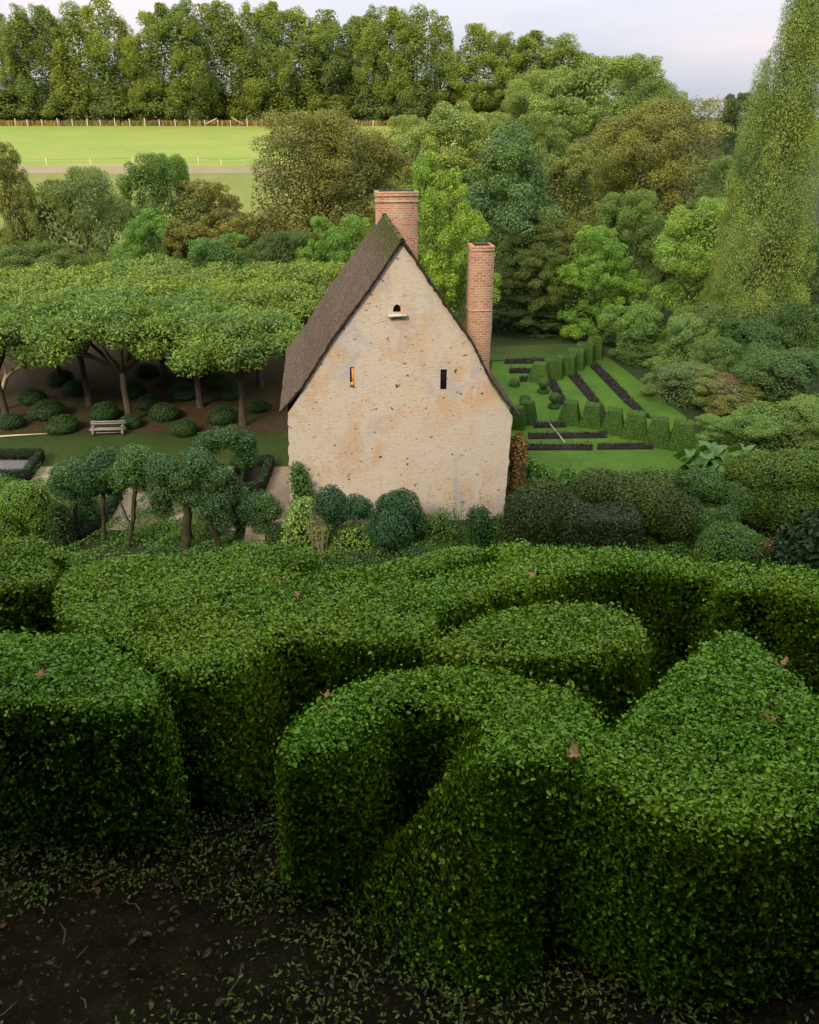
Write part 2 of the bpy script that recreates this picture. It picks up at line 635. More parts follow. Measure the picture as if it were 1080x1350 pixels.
def hedge(label, px, seed, dens=26000, size=0.0165, r=0.10, batter=0.05, col=(0.05, 0.105, 0.012), lumpy=0.013, shoots=0.03, dz=0.0, bulge=None, autumn=0.10):
    rng = np.random.default_rng(seed)
    poly = crom([on_top(*p) for p in px], 5)
    area = 0.5 * np.sum(poly[:, 0] * np.roll(poly[:, 1], -1) - np.roll(poly[:, 0], -1) * poly[:, 1])
    if area < 0:
        poly = poly[::-1]
        area = -area
    e = np.roll(poly, -1, 0) - poly
    ln = np.linalg.norm(e, axis=1)
    per = ln.sum()
    tang = nrm(np.roll(poly, -1, 0) - np.roll(poly, 1, 0))
    vn = np.stack([tang[:, 1], -tang[:, 0]], 1)           # outward
    bat = np.full(len(poly), batter)
    for (bx, by, ba, bs) in (bulge or []):
        bat += ba * np.exp(-((poly - on_top(bx, by)) ** 2).sum(1) / bs ** 2)
    g = Geo()
    # dark twiggy core
    n = len(poly)
    rings = []
    ins = 0.035
    gz = height(poly[:, 0], poly[:, 1])
    zt = ztop(poly[:, 1]) + dz
    for off, zz in ((bat - ins, gz - 0.05), (0.5 * bat - ins, gz + 0.5 * (zt - gz)), (-ins + 0 * bat, zt - r), ):
        q = poly + vn * np.reshape(off, (-1, 1))
        rings.append(np.column_stack([q, zz]))
    V = np.concatenate(rings[:3])
    f = []
    for k in range(2):
        for i in range(n):
            f.append((k * n + i, k * n + (i + 1) % n, (k + 1) * n + (i + 1) % n, (k + 1) * n + i))
    g.add(V, f, 1)
    lo, hi = poly.min(0), poly.max(0)
    cs = 0.028
    gx, gy = np.arange(lo[0], hi[0] + cs, cs), np.arange(lo[1], hi[1] + cs, cs)
    GX, GY = np.meshgrid(gx, gy)
    GP = np.column_stack([GX.ravel(), GY.ravel()])
    dg, _ = near_edge(GP, poly)
    ok = (inside(GP, poly) & (dg > 0.03)).reshape(GX.shape)
    dc = np.clip(dg - 0.02, 0, r)
    GZ = ztop(GP[:, 1]) + dz - r + np.sqrt(np.maximum(r * r - (r - dc) ** 2, 0)) - 0.04
    ii = np.arange(GX.size).reshape(GX.shape)
    cell = ok[:-1, :-1] & ok[1:, :-1] & ok[:-1, 1:] & ok[1:, 1:]
    fq = np.stack([ii[:-1, :-1][cell], ii[:-1, 1:][cell], ii[1:, 1:][cell], ii[1:, :-1][cell]], 1)
    used, inv = np.unique(fq, return_inverse=True)
    g.add(np.column_stack([GP, GZ])[used], inv.reshape(-1, 4), 1)
    # leaves on top
    lo, hi = poly.min(0), poly.max(0)
    m = int(dens * np.prod(hi - lo) * 1.15)
    P2 = rng.uniform(lo, hi, (m, 2))
    P2 = P2[inside(P2, poly)]
    d, q = near_edge(P2, poly)
    dd = np.minimum(d, r)
    z = ztop(P2[:, 1]) + dz - r + np.sqrt(np.maximum(r * r - (r - dd) ** 2, 0))
    out = nrm(q - P2)
    k = (1 - dd / r)[:, None]
    N = nrm(np.column_stack([out * k * 1.2, np.ones(len(P2))]))
    P = np.column_stack([P2, z])
    # leaves on the sides
    wt = ln * (1 + 9 * (bat - batter))
    m = int(dens * wt.sum() * 0.66)
    seg = rng.choice(n, m, p=wt / wt.sum())
    t = rng.random(m)[:, None]
    b2 = poly[seg] * (1 - t) + np.roll(poly, -1, 0)[seg] * t
    nv = nrm(vn[seg] * (1 - t) + np.roll(vn, -1, 0)[seg] * t)
    g0 = height(b2[:, 0], b2[:, 1])
    z1 = ztop(b2[:, 1]) + dz - r
    h = rng.random(m)
    zz = g0 + 0.02 + h * (z1 - g0)
    PS = np.column_stack([b2 + nv * ((bat[seg] * (1 - t[:, 0]) + np.roll(bat, -1)[seg] * t[:, 0]) * (1 - h))[:, None], zz])
    NS = np.column_stack([nv, np.full(m, 0.05)])
    keep = (nv[:, 1] < 0.55) | (rng.random(m) < 0.45)
    keep &= (h > 0.12) | (rng.random(m) < 0.55)
    ntop = len(P)
    P = np.concatenate([P, PS[keep]])
    N = nrm(np.concatenate([N, NS[keep]]))
    # thin and bare spots, and sprigs that the shears missed
    thin = np.sin(11 * P[:, 0] + 3 * P[:, 2]) * np.cos(9 * P[:, 1] - 7 * P[:, 2]) + .7 * np.sin(23 * P[:, 0] - 17 * P[:, 1] + 19 * P[:, 2])
    stay = (thin < .85) | (rng.random(len(P)) < .45)
    ntop = int(stay[:ntop].sum())
    P, N = P[stay], N[stay]
    ns = int(len(P) * .005)
    pick = rng.integers(0, len(P), ns)
    dirn = nrm(N[pick] + .55 * rng.standard_normal((ns, 3)) + np.array([0, 0, .25]))
    ln_ = rng.uniform(.012, .036, ns)
    SP, SN = [], []
    for q_ in range(6):
        SP.append(P[pick] + dirn * (ln_ * (q_ + 1) / 6)[:, None] + .004 * rng.standard_normal((ns, 3)))
        SN.append(nrm(dirn * .5 + rng.standard_normal((ns, 3))))
    j = rng.uniform(-0.045, 0.012, len(P))
    sh = rng.random(len(P)) < shoots
    j[sh] = rng.uniform(0.01, 0.035, sh.sum())
    P = P + N * (lumpy * lump(P) + j)[:, None]
    P, N = np.concatenate([P] + SP), np.concatenate([N] + SN)
    far = P[:, 1] > 2.1
    sz = size * rng.choice([.7, 1.0, 1.25], len(P), p=[.3, .5, .2])
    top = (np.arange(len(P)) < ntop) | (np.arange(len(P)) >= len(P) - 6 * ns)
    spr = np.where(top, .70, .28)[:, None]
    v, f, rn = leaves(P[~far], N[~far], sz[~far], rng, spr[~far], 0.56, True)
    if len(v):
        g.add(v, f, 0, np.where(np.repeat(top[~far], 6),   .3 + .7 * rn, .78 * rn))  # lighter new growth on top; side leaves darkened, shade put into their colour
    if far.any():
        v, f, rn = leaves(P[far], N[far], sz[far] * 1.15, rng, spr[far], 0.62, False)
        g.add(v, f, 0, np.where(np.repeat(top[far], 4),   .3 + .7 * rn, .78 * rn))  # same painted split: tops lightened, sides darkened as if shaded
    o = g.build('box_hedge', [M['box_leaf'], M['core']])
    o.color = tuple(col) + (1,)
    o['autumn'] = autumn
    tag(o, label, 'hedge', 'clipped box hedges of the terrace maze')
    return o


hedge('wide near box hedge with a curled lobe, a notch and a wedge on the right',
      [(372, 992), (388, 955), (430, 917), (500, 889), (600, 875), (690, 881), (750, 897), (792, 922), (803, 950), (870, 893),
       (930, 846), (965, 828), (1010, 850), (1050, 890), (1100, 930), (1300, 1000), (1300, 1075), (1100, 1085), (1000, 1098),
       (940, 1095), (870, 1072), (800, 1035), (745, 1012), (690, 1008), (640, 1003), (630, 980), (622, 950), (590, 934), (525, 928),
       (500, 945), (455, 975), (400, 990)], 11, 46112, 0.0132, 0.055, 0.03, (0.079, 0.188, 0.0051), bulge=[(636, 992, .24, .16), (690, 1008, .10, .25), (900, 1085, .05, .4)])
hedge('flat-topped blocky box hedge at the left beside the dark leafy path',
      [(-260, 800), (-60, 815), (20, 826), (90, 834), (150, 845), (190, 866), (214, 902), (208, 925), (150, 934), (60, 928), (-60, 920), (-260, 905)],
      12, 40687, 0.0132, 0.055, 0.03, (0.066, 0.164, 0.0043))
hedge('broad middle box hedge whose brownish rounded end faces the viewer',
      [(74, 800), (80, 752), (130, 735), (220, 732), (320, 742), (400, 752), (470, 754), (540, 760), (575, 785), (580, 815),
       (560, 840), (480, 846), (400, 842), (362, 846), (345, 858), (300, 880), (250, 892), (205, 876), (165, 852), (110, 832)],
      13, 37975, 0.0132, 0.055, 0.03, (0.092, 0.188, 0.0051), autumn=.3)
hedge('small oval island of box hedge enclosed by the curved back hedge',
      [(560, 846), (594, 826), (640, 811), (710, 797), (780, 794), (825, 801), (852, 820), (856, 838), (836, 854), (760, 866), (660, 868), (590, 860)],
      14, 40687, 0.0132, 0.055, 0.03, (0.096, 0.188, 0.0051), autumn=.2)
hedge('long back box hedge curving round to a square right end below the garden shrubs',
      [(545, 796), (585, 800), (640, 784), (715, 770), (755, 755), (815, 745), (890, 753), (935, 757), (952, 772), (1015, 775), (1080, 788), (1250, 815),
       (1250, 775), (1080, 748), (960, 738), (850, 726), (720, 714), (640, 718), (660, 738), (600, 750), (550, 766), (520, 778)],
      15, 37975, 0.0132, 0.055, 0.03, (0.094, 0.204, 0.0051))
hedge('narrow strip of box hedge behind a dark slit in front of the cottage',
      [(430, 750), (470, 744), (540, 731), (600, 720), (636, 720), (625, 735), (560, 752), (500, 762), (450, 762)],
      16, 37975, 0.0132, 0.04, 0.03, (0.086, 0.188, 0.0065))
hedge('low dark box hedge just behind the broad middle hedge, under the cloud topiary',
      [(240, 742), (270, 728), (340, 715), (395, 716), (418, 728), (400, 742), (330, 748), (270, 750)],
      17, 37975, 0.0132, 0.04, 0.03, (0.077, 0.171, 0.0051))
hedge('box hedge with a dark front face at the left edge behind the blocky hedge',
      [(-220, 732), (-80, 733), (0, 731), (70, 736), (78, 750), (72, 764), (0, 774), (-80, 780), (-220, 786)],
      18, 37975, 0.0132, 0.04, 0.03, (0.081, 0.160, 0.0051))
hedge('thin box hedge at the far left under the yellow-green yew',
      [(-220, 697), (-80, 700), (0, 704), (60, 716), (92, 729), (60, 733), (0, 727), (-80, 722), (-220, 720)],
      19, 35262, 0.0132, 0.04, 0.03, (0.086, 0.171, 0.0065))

# ------------------------------------------------------------------ unseen building, added behind the terrace only to shade the foreground
def shade_building():
    root = thing('shade_blocker', 'unseen dark building added behind the terrace to shade the hedges', 'house', (0, -1.3, 0))
    ivy = simple_mat('blocker_wall', (0.008, 0.014, 0.005), (0.02, 0.028, 0.01), 3, .8, .2, .8, 8)  # dark ivy tone so the added building bounces little light
    Geo().box((0, -3, 5.4), (20, 6, 11.2)).build('blocker_tower', ivy, root)
    for sx in (-1, 1):
        Geo().box((sx * 17.01, -3.4, 2.3), (14, 6, 5.0)).build('blocker_wing', ivy, root)
    g = Geo()
    v = [(-10.4, .3, 11.0), (10.4, .3, 11.0), (10.4, -6.3, 11.0), (-10.4, -6.3, 11.0), (-7, -3, 14.5), (7, -3, 14.5)]
    g.add(v, [(0, 1, 5, 4), (2, 3, 4, 5)])
    g.f += [np.array([[1, 2, 5], [3, 0, 4]]), np.array([[3, 2, 1, 0]])]
    g.m += [np.zeros(2, np.int32), np.zeros(1, np.int32)]
    g.build('roof', M['timber'], root)
    for x in (-7.5, -3.7, 0, 3.7, 7.5):  # made-up windows of the added building
        for zz in (2.2, 5.4, 8.6):
            f = Geo().box((x, .01, zz), (1.3, .1, 2.0)).build('window', M['timber'], root)
            Geo().box((x, .04, zz), (1.1, .08, 1.8)).build('pane', M['dark'], f)


# ------------------------------------------------------------------ the cottage
HY = R(6.0)
PK = at(530, 318, 26.0)
HO = np.array([PK[0], 26.0, G])
HU = np.array([math.cos(HY), math.sin(HY), 0])
HD = np.array([-math.sin(HY), math.cos(HY), 0])


def gpx(x, y):
    r = ray(x, y)
    o = np.array([0, 0, CZ])
    t = np.dot(HO - o, HD) / np.dot(r, HD)
    p = o + r * t - HO
    return float(np.dot(p, HU)), float(p[2])


def plaster():
    m, t, p = new_mat('lime_rendered_rubble')
    c = objco(t)
    big = noise(t, 0.55, 4, 0.55, c, 0.6)
    mid = noise(t, 1.3, 5, 0.6, objco(t, (1, 1, 0.8)), 0.8)
    col = mixc(t, ramp(t, big, [(0.46, 0.0), (0.60, 0.9)]), (0.485, 0.405, 0.30), (0.47, 0.32, 0.19))
    col = mixc(t, ramp(t, mid, [(0.44, 0.0), (0.62, 0.9)]), col, (0.50, 0.425, 0.335))
    # grey lilac washed patches
    gn = noise(t, 0.75, 5, 0.6, objco(t, (1.1, 1, 0.7)), 1.2)
    col = mixc(t, ramp(t, gn, [(0.55, 0.0), (0.66, 0.75)]), col, (0.36, 0.33, 0.315))
    # fine speckle of the rubble showing through, in flat courses
    fl = noise(t, 5.0, 8, 0.75, objco(t, (1, 1, 2.2)), 0.3)
    col = mixc(t, ramp(t, fl, [(0.32, 0.7), (0.44, 0.0)]), col, (0.30, 0.225, 0.155))
    fl2 = noise(t, 13.0, 6, 0.75, objco(t, (1, 1, 2.0)))
    col = mixc(t, ramp(t, fl2, [(0.55, 0.0), (0.70, 0.7)]), col, (0.62, 0.53, 0.41))
    # small holes
    pit = noise(t, 3.6, 3, 0.65, objco(t, (1, 1, 1.8)), 0.2)
    pit2 = noise(t, 8.5, 3, 0.7, objco(t, (1, 1, 2.1)), 0.4)
    damp = noise(t, 0.5, 3, 0.5, c)
    pf = mth(t, 'MAXIMUM', ramp(t, pit, [(0.32, 1.0), (0.35, 0.0)]), mth(t, 'MULTIPLY', ramp(t, pit2, [(0.335, 0.75), (0.36, 0.0)]), ramp(t, damp, [(0.40, 0.35), (0.6, 1.0)])))
    streak = noise(t, 2.2, 5, 0.65, objco(t, (1.6, 1, 0.22)))
    col = mixc(t, ramp(t, streak, [(0.58, 0.0), (0.72, 0.45)]), col, (0.30, 0.255, 0.21))
    szz = node(t, 'SeparateXYZ')
    t.links.new(c, szz.inputs[0])
    foot = mth(t, 'ADD', mth(t, 'MULTIPLY', szz.outputs['Z'], -0.45), mth(t, 'MULTIPLY', noise(t, 1.6, 5, 0.65, c), 1.4))
    col = mixc(t, ramp(t, foot, [(0.28, 0.0), (0.62, 0.6)]), col, (0.30, 0.275, 0.215))
    col = mixc(t, pf, col, (0.06, 0.04, 0.028))
    t.links.new(col, p.inputs['Base Color'])
    p.inputs['Roughness'].default_value = 0.95
    p.inputs['Specular IOR Level'].default_value = 0.1
    h = mth(t, 'SUBTRACT', mth(t, 'ADD', fl, mth(t, 'MULTIPLY', fl2, 0.4)), mth(t, 'MULTIPLY', pf, 1.5))
    bump(t, p, h, 0.55, 0.05)
    return m


def tile_mat():
    m, t, p = new_mat('old_plain_tiles')
    c = objco(t)
    a = noise(t, 7, 7, 0.78, objco(t, (1, 2.2, 1)))
    b = noise(t, 1.1, 4, 0.6, c)
    col = mixc(t, ramp(t, a, [(0.36, 0.0), (0.62, 1.0)]), (0.045, 0.030, 0.020), (0.25, 0.175, 0.12))
    col = mixc(t, ramp(t, b, [(0.45, 0.0), (0.7, 0.6)]), col, (0.10, 0.088, 0.078))
    li = noise(t, 10, 4, 0.7, objco(t, (1, 1.5, 1)))
    col = mixc(t, ramp(t, li, [(0.63, 0.0), (0.70, 0.8)]), col, (0.34, 0.29, 0.23))
    # moss near the ridge and here and there
    sx = node(t, 'SeparateXYZ')
    t.links.new(c, sx.inputs[0])
    hz = ramp(t, mth(t, 'ADD', mth(t, 'MULTIPLY', sx.outputs['Z'], 0.1), mth(t, 'MULTIPLY', noise(t, 3.5, 5, 0.7, c), 0.45)), [(0.0, 0.0), (1.0, 1.0)])
    mo = ramp(t, hz, [(0.97, 0.0), (1.0, 0.0)])
    col = mixc(t, mo, col, (0.08, 0.09, 0.02))
    mossy = ramp(t, mth(t, 'ADD', mth(t, 'MULTIPLY', mth(t, 'SUBTRACT', sx.outputs['Z'], 8.2), 0.28), noise(t, 5, 5, 0.7, c)), [(0.62, 0.0), (0.80, 0.85)])
    col = mixc(t, mossy, col, (0.075, 0.085, 0.018))
    t.links.new(col, p.inputs['Base Color'])
    p.inputs['Roughness'].default_value = 0.95
    p.inputs['Specular IOR Level'].default_value = 0.08
    bump(t, p, a, 1.0, 0.08)
    return m


def brick_mat(name, row=0.072, a=(0.36, 0.15, 0.08), b=(0.46, 0.24, 0.14), mort=(0.42, 0.35, 0.27)):
    m, t, p = new_mat(name)
    g = t.nodes.new('ShaderNodeTexCoord')
    sx = node(t, 'SeparateXYZ')
    t.links.new(g.outputs['Object'], sx.inputs[0])
    cb = t.nodes.new('ShaderNodeCombineXYZ')
    t.links.new(mth(t, 'ADD', sx.outputs['X'], sx.outputs['Y']), cb.inputs['X'])
    t.links.new(sx.outputs['Z'], cb.inputs['Y'])
    br = node(t, 'TexBrick', Scale=1.0)
    br.inputs['Brick Width'].default_value = 0.23
    br.inputs['Row Height'].default_value = row
    br.inputs['Mortar Size'].default_value = row * 0.16
    br.inputs['Color1'].default_value = a + (1,)
    br.inputs['Color2'].default_value = b + (1,)
    br.inputs['Mortar'].default_value = mort + (1,)
    t.links.new(cb.outputs[0], br.inputs['Vector'])
    n = noise(t, 2.2, 5, 0.65, g.outputs['Object'])
    col = mixc(t, ramp(t, n, [(0.46, 0.0), (0.68, 0.7)]), br.outputs['Color'], (0.42, 0.34, 0.23))
    n2 = noise(t, 11, 4, 0.7, g.outputs['Object'])
    col = mixc(t, ramp(t, n2, [(0.30, 0.5), (0.5, 0.0)]), col, (0.16, 0.08, 0.05))
    t.links.new(col, p.inputs['Base Color'])
    p.inputs['Roughness'].default_value = 0.95
    p.inputs['Specular IOR Level'].default_value = 0.08
    bump(t, p, mth(t, 'SUBTRACT', mth(t, 'MULTIPLY', n2, 0.4), br.outputs['Fac']), 0.7, 0.02)
    return m


M['plaster'] = plaster()
M['tiles'] = tile_mat()
M['brick'] = brick_mat('old_brick', 0.085, (0.34, 0.125, 0.06), (0.50, 0.235, 0.12), (0.46, 0.37, 0.27))
M['stone'] = simple_mat('dressed_limestone', (0.44, 0.36, 0.26), (0.62, 0.53, 0.41), 5, 0.95, 0.1, 0.5, 9)
M['pale_render'] = simple_mat('pale_patched_render', (0.34, 0.275, 0.19), (0.52, 0.44, 0.33), 9, 0.95, 0.1, 0.8, 9, None, 0.06)
M['dark'] = simple_mat('dark_interior', (0.004, 0.004, 0.005), (0.008, 0.007, 0.007), 3)
M['orange_wood'] = simple_mat('varnished_shutter', (0.50, 0.20, 0.04), (0.60, 0.28, 0.06), 8, 0.5)
M['timber'] = simple_mat('dark_timber', (0.03, 0.022, 0.016), (0.07, 0.05, 0.035), 6, 0.9)

HL = 7.9


def resample(pts, step):
    pts = np.asarray(pts, float)
    d = np.concatenate([[0], np.cumsum(np.linalg.norm(np.diff(pts, axis=0), axis=1))])
    n = max(2, int(round(d[-1] / step)))
    s = np.linspace(0, d[-1], n + 1)
    return np.stack([np.interp(s, d, pts[:, k]) for k in range(pts.shape[1])], 1)


def build_house():
    root = thing('stone_cottage', 'tall stone cottage with plastered gable, steep brown tiled roof and two brick chimneys', 'house', HO, HY)
    rng = np.random.default_rng(8)
    lw = [gpx(*p) for p in ((379, 546), (399, 514), (437, 453), (490, 381), (530, 321))]
    rw = [gpx(*p) for p in ((580, 394), (622, 454), (648, 507), (676, 549))]
    outer = [(gpx(380, 640)[0], -0.1)] + lw + rw + [(gpx(665, 660)[0], -0.1)]
    o2 = resample(outer, 0.12)
    o2 = o2 + 0.012 * rng.standard_normal(o2.shape) * np.array([1, 1])
    holes = []

    def hole(px):
        return [gpx(*p) for p in px]
    wl = hole([(461.5, 511), (467.5, 511), (467, 484), (461.5, 484)])
    wr = hole([(580.5, 514), (589, 514), (589.5, 487), (581, 487)])
    ph = hole([(518.5, 412), (528.5, 412), (528.8, 407), (527, 403), (523.6, 401), (520.2, 403), (518.3, 407)])
    holes = [wl, wr, ph]
    bm = bmesh.new()

    def loop(pts):
        vs_ = [bm.verts.new((p[0], 0, p[1])) for p in pts]
        return [bm.edges.new((vs_[i], vs_[(i + 1) % len(vs_)])) for i in range(len(vs_))]
    ed = loop(o2)
    for h in holes:
        ed += loop(h)
    bmesh.ops.triangle_fill(bm, use_beauty=True, use_dissolve=False, edges=ed)
    bm.normal_update()
    for f in bm.faces:
        if f.normal.y > 0:
            f.normal_flip()
    # reveals of the openings
    for h in holes:
        a = [bm.verts.new((p[0], 0, p[1])) for p in h]
        b = [bm.verts.new((p[0], 0.16, p[1])) for p in h]
        for i in range(len(h)):
            j = (i + 1) % len(h)
            bm.faces.new((a[i], a[j], b[j], b[i]))
    # long walls and back gable
    n = len(outer)
    fr = [bm.verts.new((p[0], 0, p[1])) for p in outer]
    bk = [bm.verts.new((p[0], HL, p[1])) for p in outer]
    for i in (0, n - 2):
        bm.faces.new((fr[i], fr[i + 1], bk[i + 1], bk[i]))
    bm.faces.new(bk)
    me = bpy.data.meshes.new('wall')
    bm.to_mesh(me)
    bm.free()
    me.materials.append(M['plaster'])
    link('wall', me, root)

    # windows
    def window(px, mat, label, slats=None):
        h = hole(px)
        u0, u1 = min(p[0] for p in h), max(p[0] for p in h)
        w0, w1 = min(p[1] for p in h), max(p[1] for p in h)
        w = Geo().box(((u0 + u1) / 2, 0.09, (w0 + w1) / 2), (u1 - u0 + .1, 0.03, w1 - w0 + .1)).build('window', M['dark'], root)
        if label:
            w['label'] = label
        if mat:
            g = Geo()
            g.box(((u0 + u1) / 2 + 0.035, 0.05, (w0 + w1) / 2 - .02), ((u1 - u0) * 0.55, 0.03, (w1 - w0) * 0.92))
            g.box(((u0 + u1) / 2, 0.03, w0 + (w1 - w0) * .16), ((u1 - u0) * 0.95, 0.03, (w1 - w0) * 0.2))
            g.build('shutter', mat, w)
    window([(461.5, 511), (467.5, 511), (467, 484), (461.5, 484)], M['orange_wood'], 'slit window with an orange wooden shutter')
    window([(580.5, 514), (589, 514), (589.5, 487), (581, 487)], None, 'slit window, black inside')
    u0, w0 = gpx(518.5, 412)
    u1, w1 = gpx(528.5, 401)
    w = Geo().box(((u0 + u1) / 2, 0.14, (w0 + w1) / 2), (u1 - u0 + .1, .03, w1 - w0 + .1)).build('pigeon_hole', M['dark'], root)
    a0, b0 = gpx(511.5, 413.5)
    a1, b1 = gpx(536, 413.5)
    g = Geo()
    g.box(((a0 + a1) / 2, -0.07, b0 - 0.045), (a1 - a0, 0.20, 0.07))
    g.box((a0 + 0.1, -0.035, b0 - 0.12), (0.09, 0.11, 0.08))
    g.box((a1 - 0.1, -0.035, b0 - 0.12), (0.09, 0.11, 0.08))
    g.build('ledge', M['stone'], w)

    # roof: courses of tiles, each a thin lapped strip
    def slope(px, name):
        prof = [gpx(*p) for p in px]
        prof = resample(prof, 0.115)
        g = Geo()
        ny = 46
        d = np.diff(prof, axis=0)
        for i in range(len(d)):
            t = d[i] / np.linalg.norm(d[i])
            nn = np.array([-t[1], t[0]])
            if nn[1] < 0:
                nn = -nn
            y0 = -0.13 + 0.03 * rng.standard_normal()
            y1 = HL + 0.12 + 0.02 * rng.standard_normal()
            ys = np.linspace(y0, y1, ny)
            jit = 0.010 * rng.standard_normal(ny)
            # gentle sag of an old roof
            sag = -0.05 * np.sin(np.pi * (ys + .1) / (HL + .2)) * math.sin(math.pi * (i + .5) / len(d))
            lift = 0.012 + jit
            a = prof[i] + nn * 0.004
            b = prof[i + 1] + t * 0.03
            top = np.stack([np.full(ny, a[0]) + nn[0] * sag, ys, np.full(ny, a[1]) + nn[1] * sag], 1)
            bot = np.stack([b[0] + nn[0] * (lift + .016 + sag), ys, b[1] + nn[1] * (lift + .016 + sag)], 1)
            und = np.stack([b[0] + nn[0] * (lift * .3 - .012 + sag), ys, b[1] + nn[1] * (lift * .3 - .012 + sag)], 1)
            V = np.concatenate([top, bot, und])
            k = np.arange(ny - 1)
            f = np.concatenate([np.stack([k, k + 1, ny + k + 1, ny + k], 1), np.stack([ny + k, ny + k + 1, 2 * ny + k + 1, 2 * ny + k], 1)])
            g.add(V, f)
        # under-boarding
        low = prof - np.array([0, 0.09])
        V = np.concatenate([np.column_stack([prof[:, 0], np.full(len(prof), y), prof[:, 1]]) for y in (-0.11, HL + 0.1)] +
                           [np.column_stack([low[:, 0], np.full(len(low), y), low[:, 1]]) for y in (-0.11, HL + 0.1)])
        n = len(prof)
        k = np.arange(n - 1)
        f = np.concatenate([np.stack([2 * n + k, 2 * n + k + 1, 3 * n + k + 1, 3 * n + k], 1),
                            np.stack([k, k + 1, 2 * n + k + 1, 2 * n + k], 1), np.stack([n + k, n + k + 1, 3 * n + k + 1, 3 * n + k], 1)])
        g.add(V, f, 1)
        g.add(V[[n - 1, 2 * n - 1, 4 * n - 1, 3 * n - 1]], [(0, 1, 2, 3)], 1)
        g.build('roof_slope', [M['tiles'], M['timber']], rf)
    rf = Geo()
    # ridge tiles
    pu, pw = gpx(530.5, 315)
    for k in range(26):
        y = -0.10 + k * (HL + 0.2) / 26
        ang = np.linspace(R(-12), R(192), 9)
        rr = 0.085 + 0.008 * rng.standard_normal()
        zz = pw - 0.06 + 0.012 * rng.standard_normal() - 0.04 * math.sin(math.pi * k / 26)
        pr = np.stack([pu + rr * np.cos(ang), zz + rr * np.sin(ang)], 1)
        V = np.concatenate([np.column_stack([pr[:, 0], np.full(9, yy), pr[:, 1]]) for yy in (y, y + 0.33)])
        q = np.arange(8)
        rf.add(V, np.stack([q, q + 1, 9 + q + 1, 9 + q], 1))
    rf = rf.build('roof', [M['tiles'], M['timber']], root)
    slope([(530, 316), (490, 375), (437, 447), (399, 508), (370, 541)], 'roof_slope')
    slope([(531, 316), (580, 389), (622, 449), (648, 501), (664, 524), (684, 545)], 'roof_slope')

    # chimneys (built in house axes)
    def local(x, y, dd):
        """house-local u and height of a photo point on the plane parallel to the gable dd metres behind it"""
        r = ray(x, y)
        o = np.array([0, 0, CZ])
        t = (np.dot(HO - o, HD) + dd) / np.dot(r, HD)
        p = o + r * t - HO
        return float(np.dot(p, HU)), float(p[2])

    def chimney(x0, x1, ytop, dd, dep, zb, band, label):
        u0, zt = local(x0, ytop, dd)
        u1, _ = local(x1, ytop, dd)
        g = Geo()
        cxm, cym = (u0 + u1) / 2, dd + dep / 2
        wdt = u1 - u0
        nz_ = 14
        ring = []
        for k in range(nz_ + 1):
            z = zb + (zt - 0.17 - zb) * k / nz_
            s = 1.0
            jx = 0.008 * rng.standard_normal(4)
            for (sx_, sy_), q in zip(((-1, -1), (1, -1), (1, 1), (-1, 1)), jx):
                ring.append((cxm + sx_ * (wdt / 2 - 0.02 + q), cym + sy_ * (dep / 2 - 0.02 + q), z))
        f = []
        for k in range(nz_):
            for q in range(4):
                f.append((k * 4 + q, k * 4 + (q + 1) % 4, k * 4 + 4 + (q + 1) % 4, k * 4 + 4 + q))
        g.add(ring, f)
        if not band:
            g.box((cxm, cym, zt - 0.36), (wdt + 0.02, dep + 0.02, 0.05))
        e_ = .012 if not band else -.022
        g.box((cxm, cym, zt - 0.13), (wdt - .006 + e_, dep - .006 + e_, 0.10))
        g.box((cxm, cym, zt - 0.04), (wdt + e_, dep + e_, 0.075))
        if band:
            _, zb2 = local((x0 + x1) / 2, band, dd)
            g.box((cxm, cym, zb2), (wdt - 0.022, dep - 0.022, 0.05))
        c = g.build('chimney', M['brick'], root)
        c['label'] = label
        fl = Geo().box((cxm, cym, zt + 0.001), (wdt - 0.28, dep - 0.28, 0.012)).build('flue', M['dark'], c)
    chimney(495, 552, 253, 7.05, 0.75, pw - 2.2, None, 'wide brick chimney on the ridge')
    chimney(621.5, 653.5, 325, 1.7, 0.85, gpx(640, 560)[1], 410, 'slender tall brick chimney on the right slope')
    return root


build_house()
shade_building()

# ------------------------------------------------------------------ foliage on blobs (clipped shapes and shrubs)
def blob_pts(blobs, dens, rng, cut=0.93):
    P, N = [], []
    B = np.array([list(c) + list(r) for c, r in blobs], float)
    for i, (c, r) in enumerate(blobs):
        c, r = np.asarray(c, float), np.asarray(r, float)
        a = 4 * math.pi * ((r[0] * r[1]) ** 1.6 + (r[0] * r[2]) ** 1.6 + (r[1] * r[2]) ** 1.6) ** (1 / 1.6) / 3 ** (1 / 1.6)
        n = max(8, int(a * dens))
        u = nrm(rng.standard_normal((n, 3)))
        p = c + u * r
        nn = nrm(u / r)
        keep = np.ones(n, bool)
        for j in range(len(blobs)):
            if j != i:
                keep &= (((p - B[j, :3]) / B[j, 3:]) ** 2).sum(1) > cut * cut
        P.append(p[keep])
        N.append(nn[keep])
    return np.concatenate(P), np.concatenate(N)


def blob_geo(blobs, dens, size, seed, spread=0.6, jit=(-0.06, 0.03), aspect=0.55, core=0.9, droop=0.0, lump_a=0.0):
    rng = np.random.default_rng(seed)
    P, N = blob_pts(blobs, dens * 2.6, rng)
    P = P + N * (rng.uniform(jit[0], jit[1], len(P)) + lump_a * lump(P))[:, None]
    g = Geo()
    v, f, rn = leaves(P, N, np.full(len(P), size), rng, spread, aspect, False, droop)
    g.add(v, f, 0, rn)
    if core:
        for c, r in blobs:
            g.ico(c, np.maximum(np.asarray(r, float) * core - abs(jit[0]) * .5, 0.02), 1, 2)
    return g


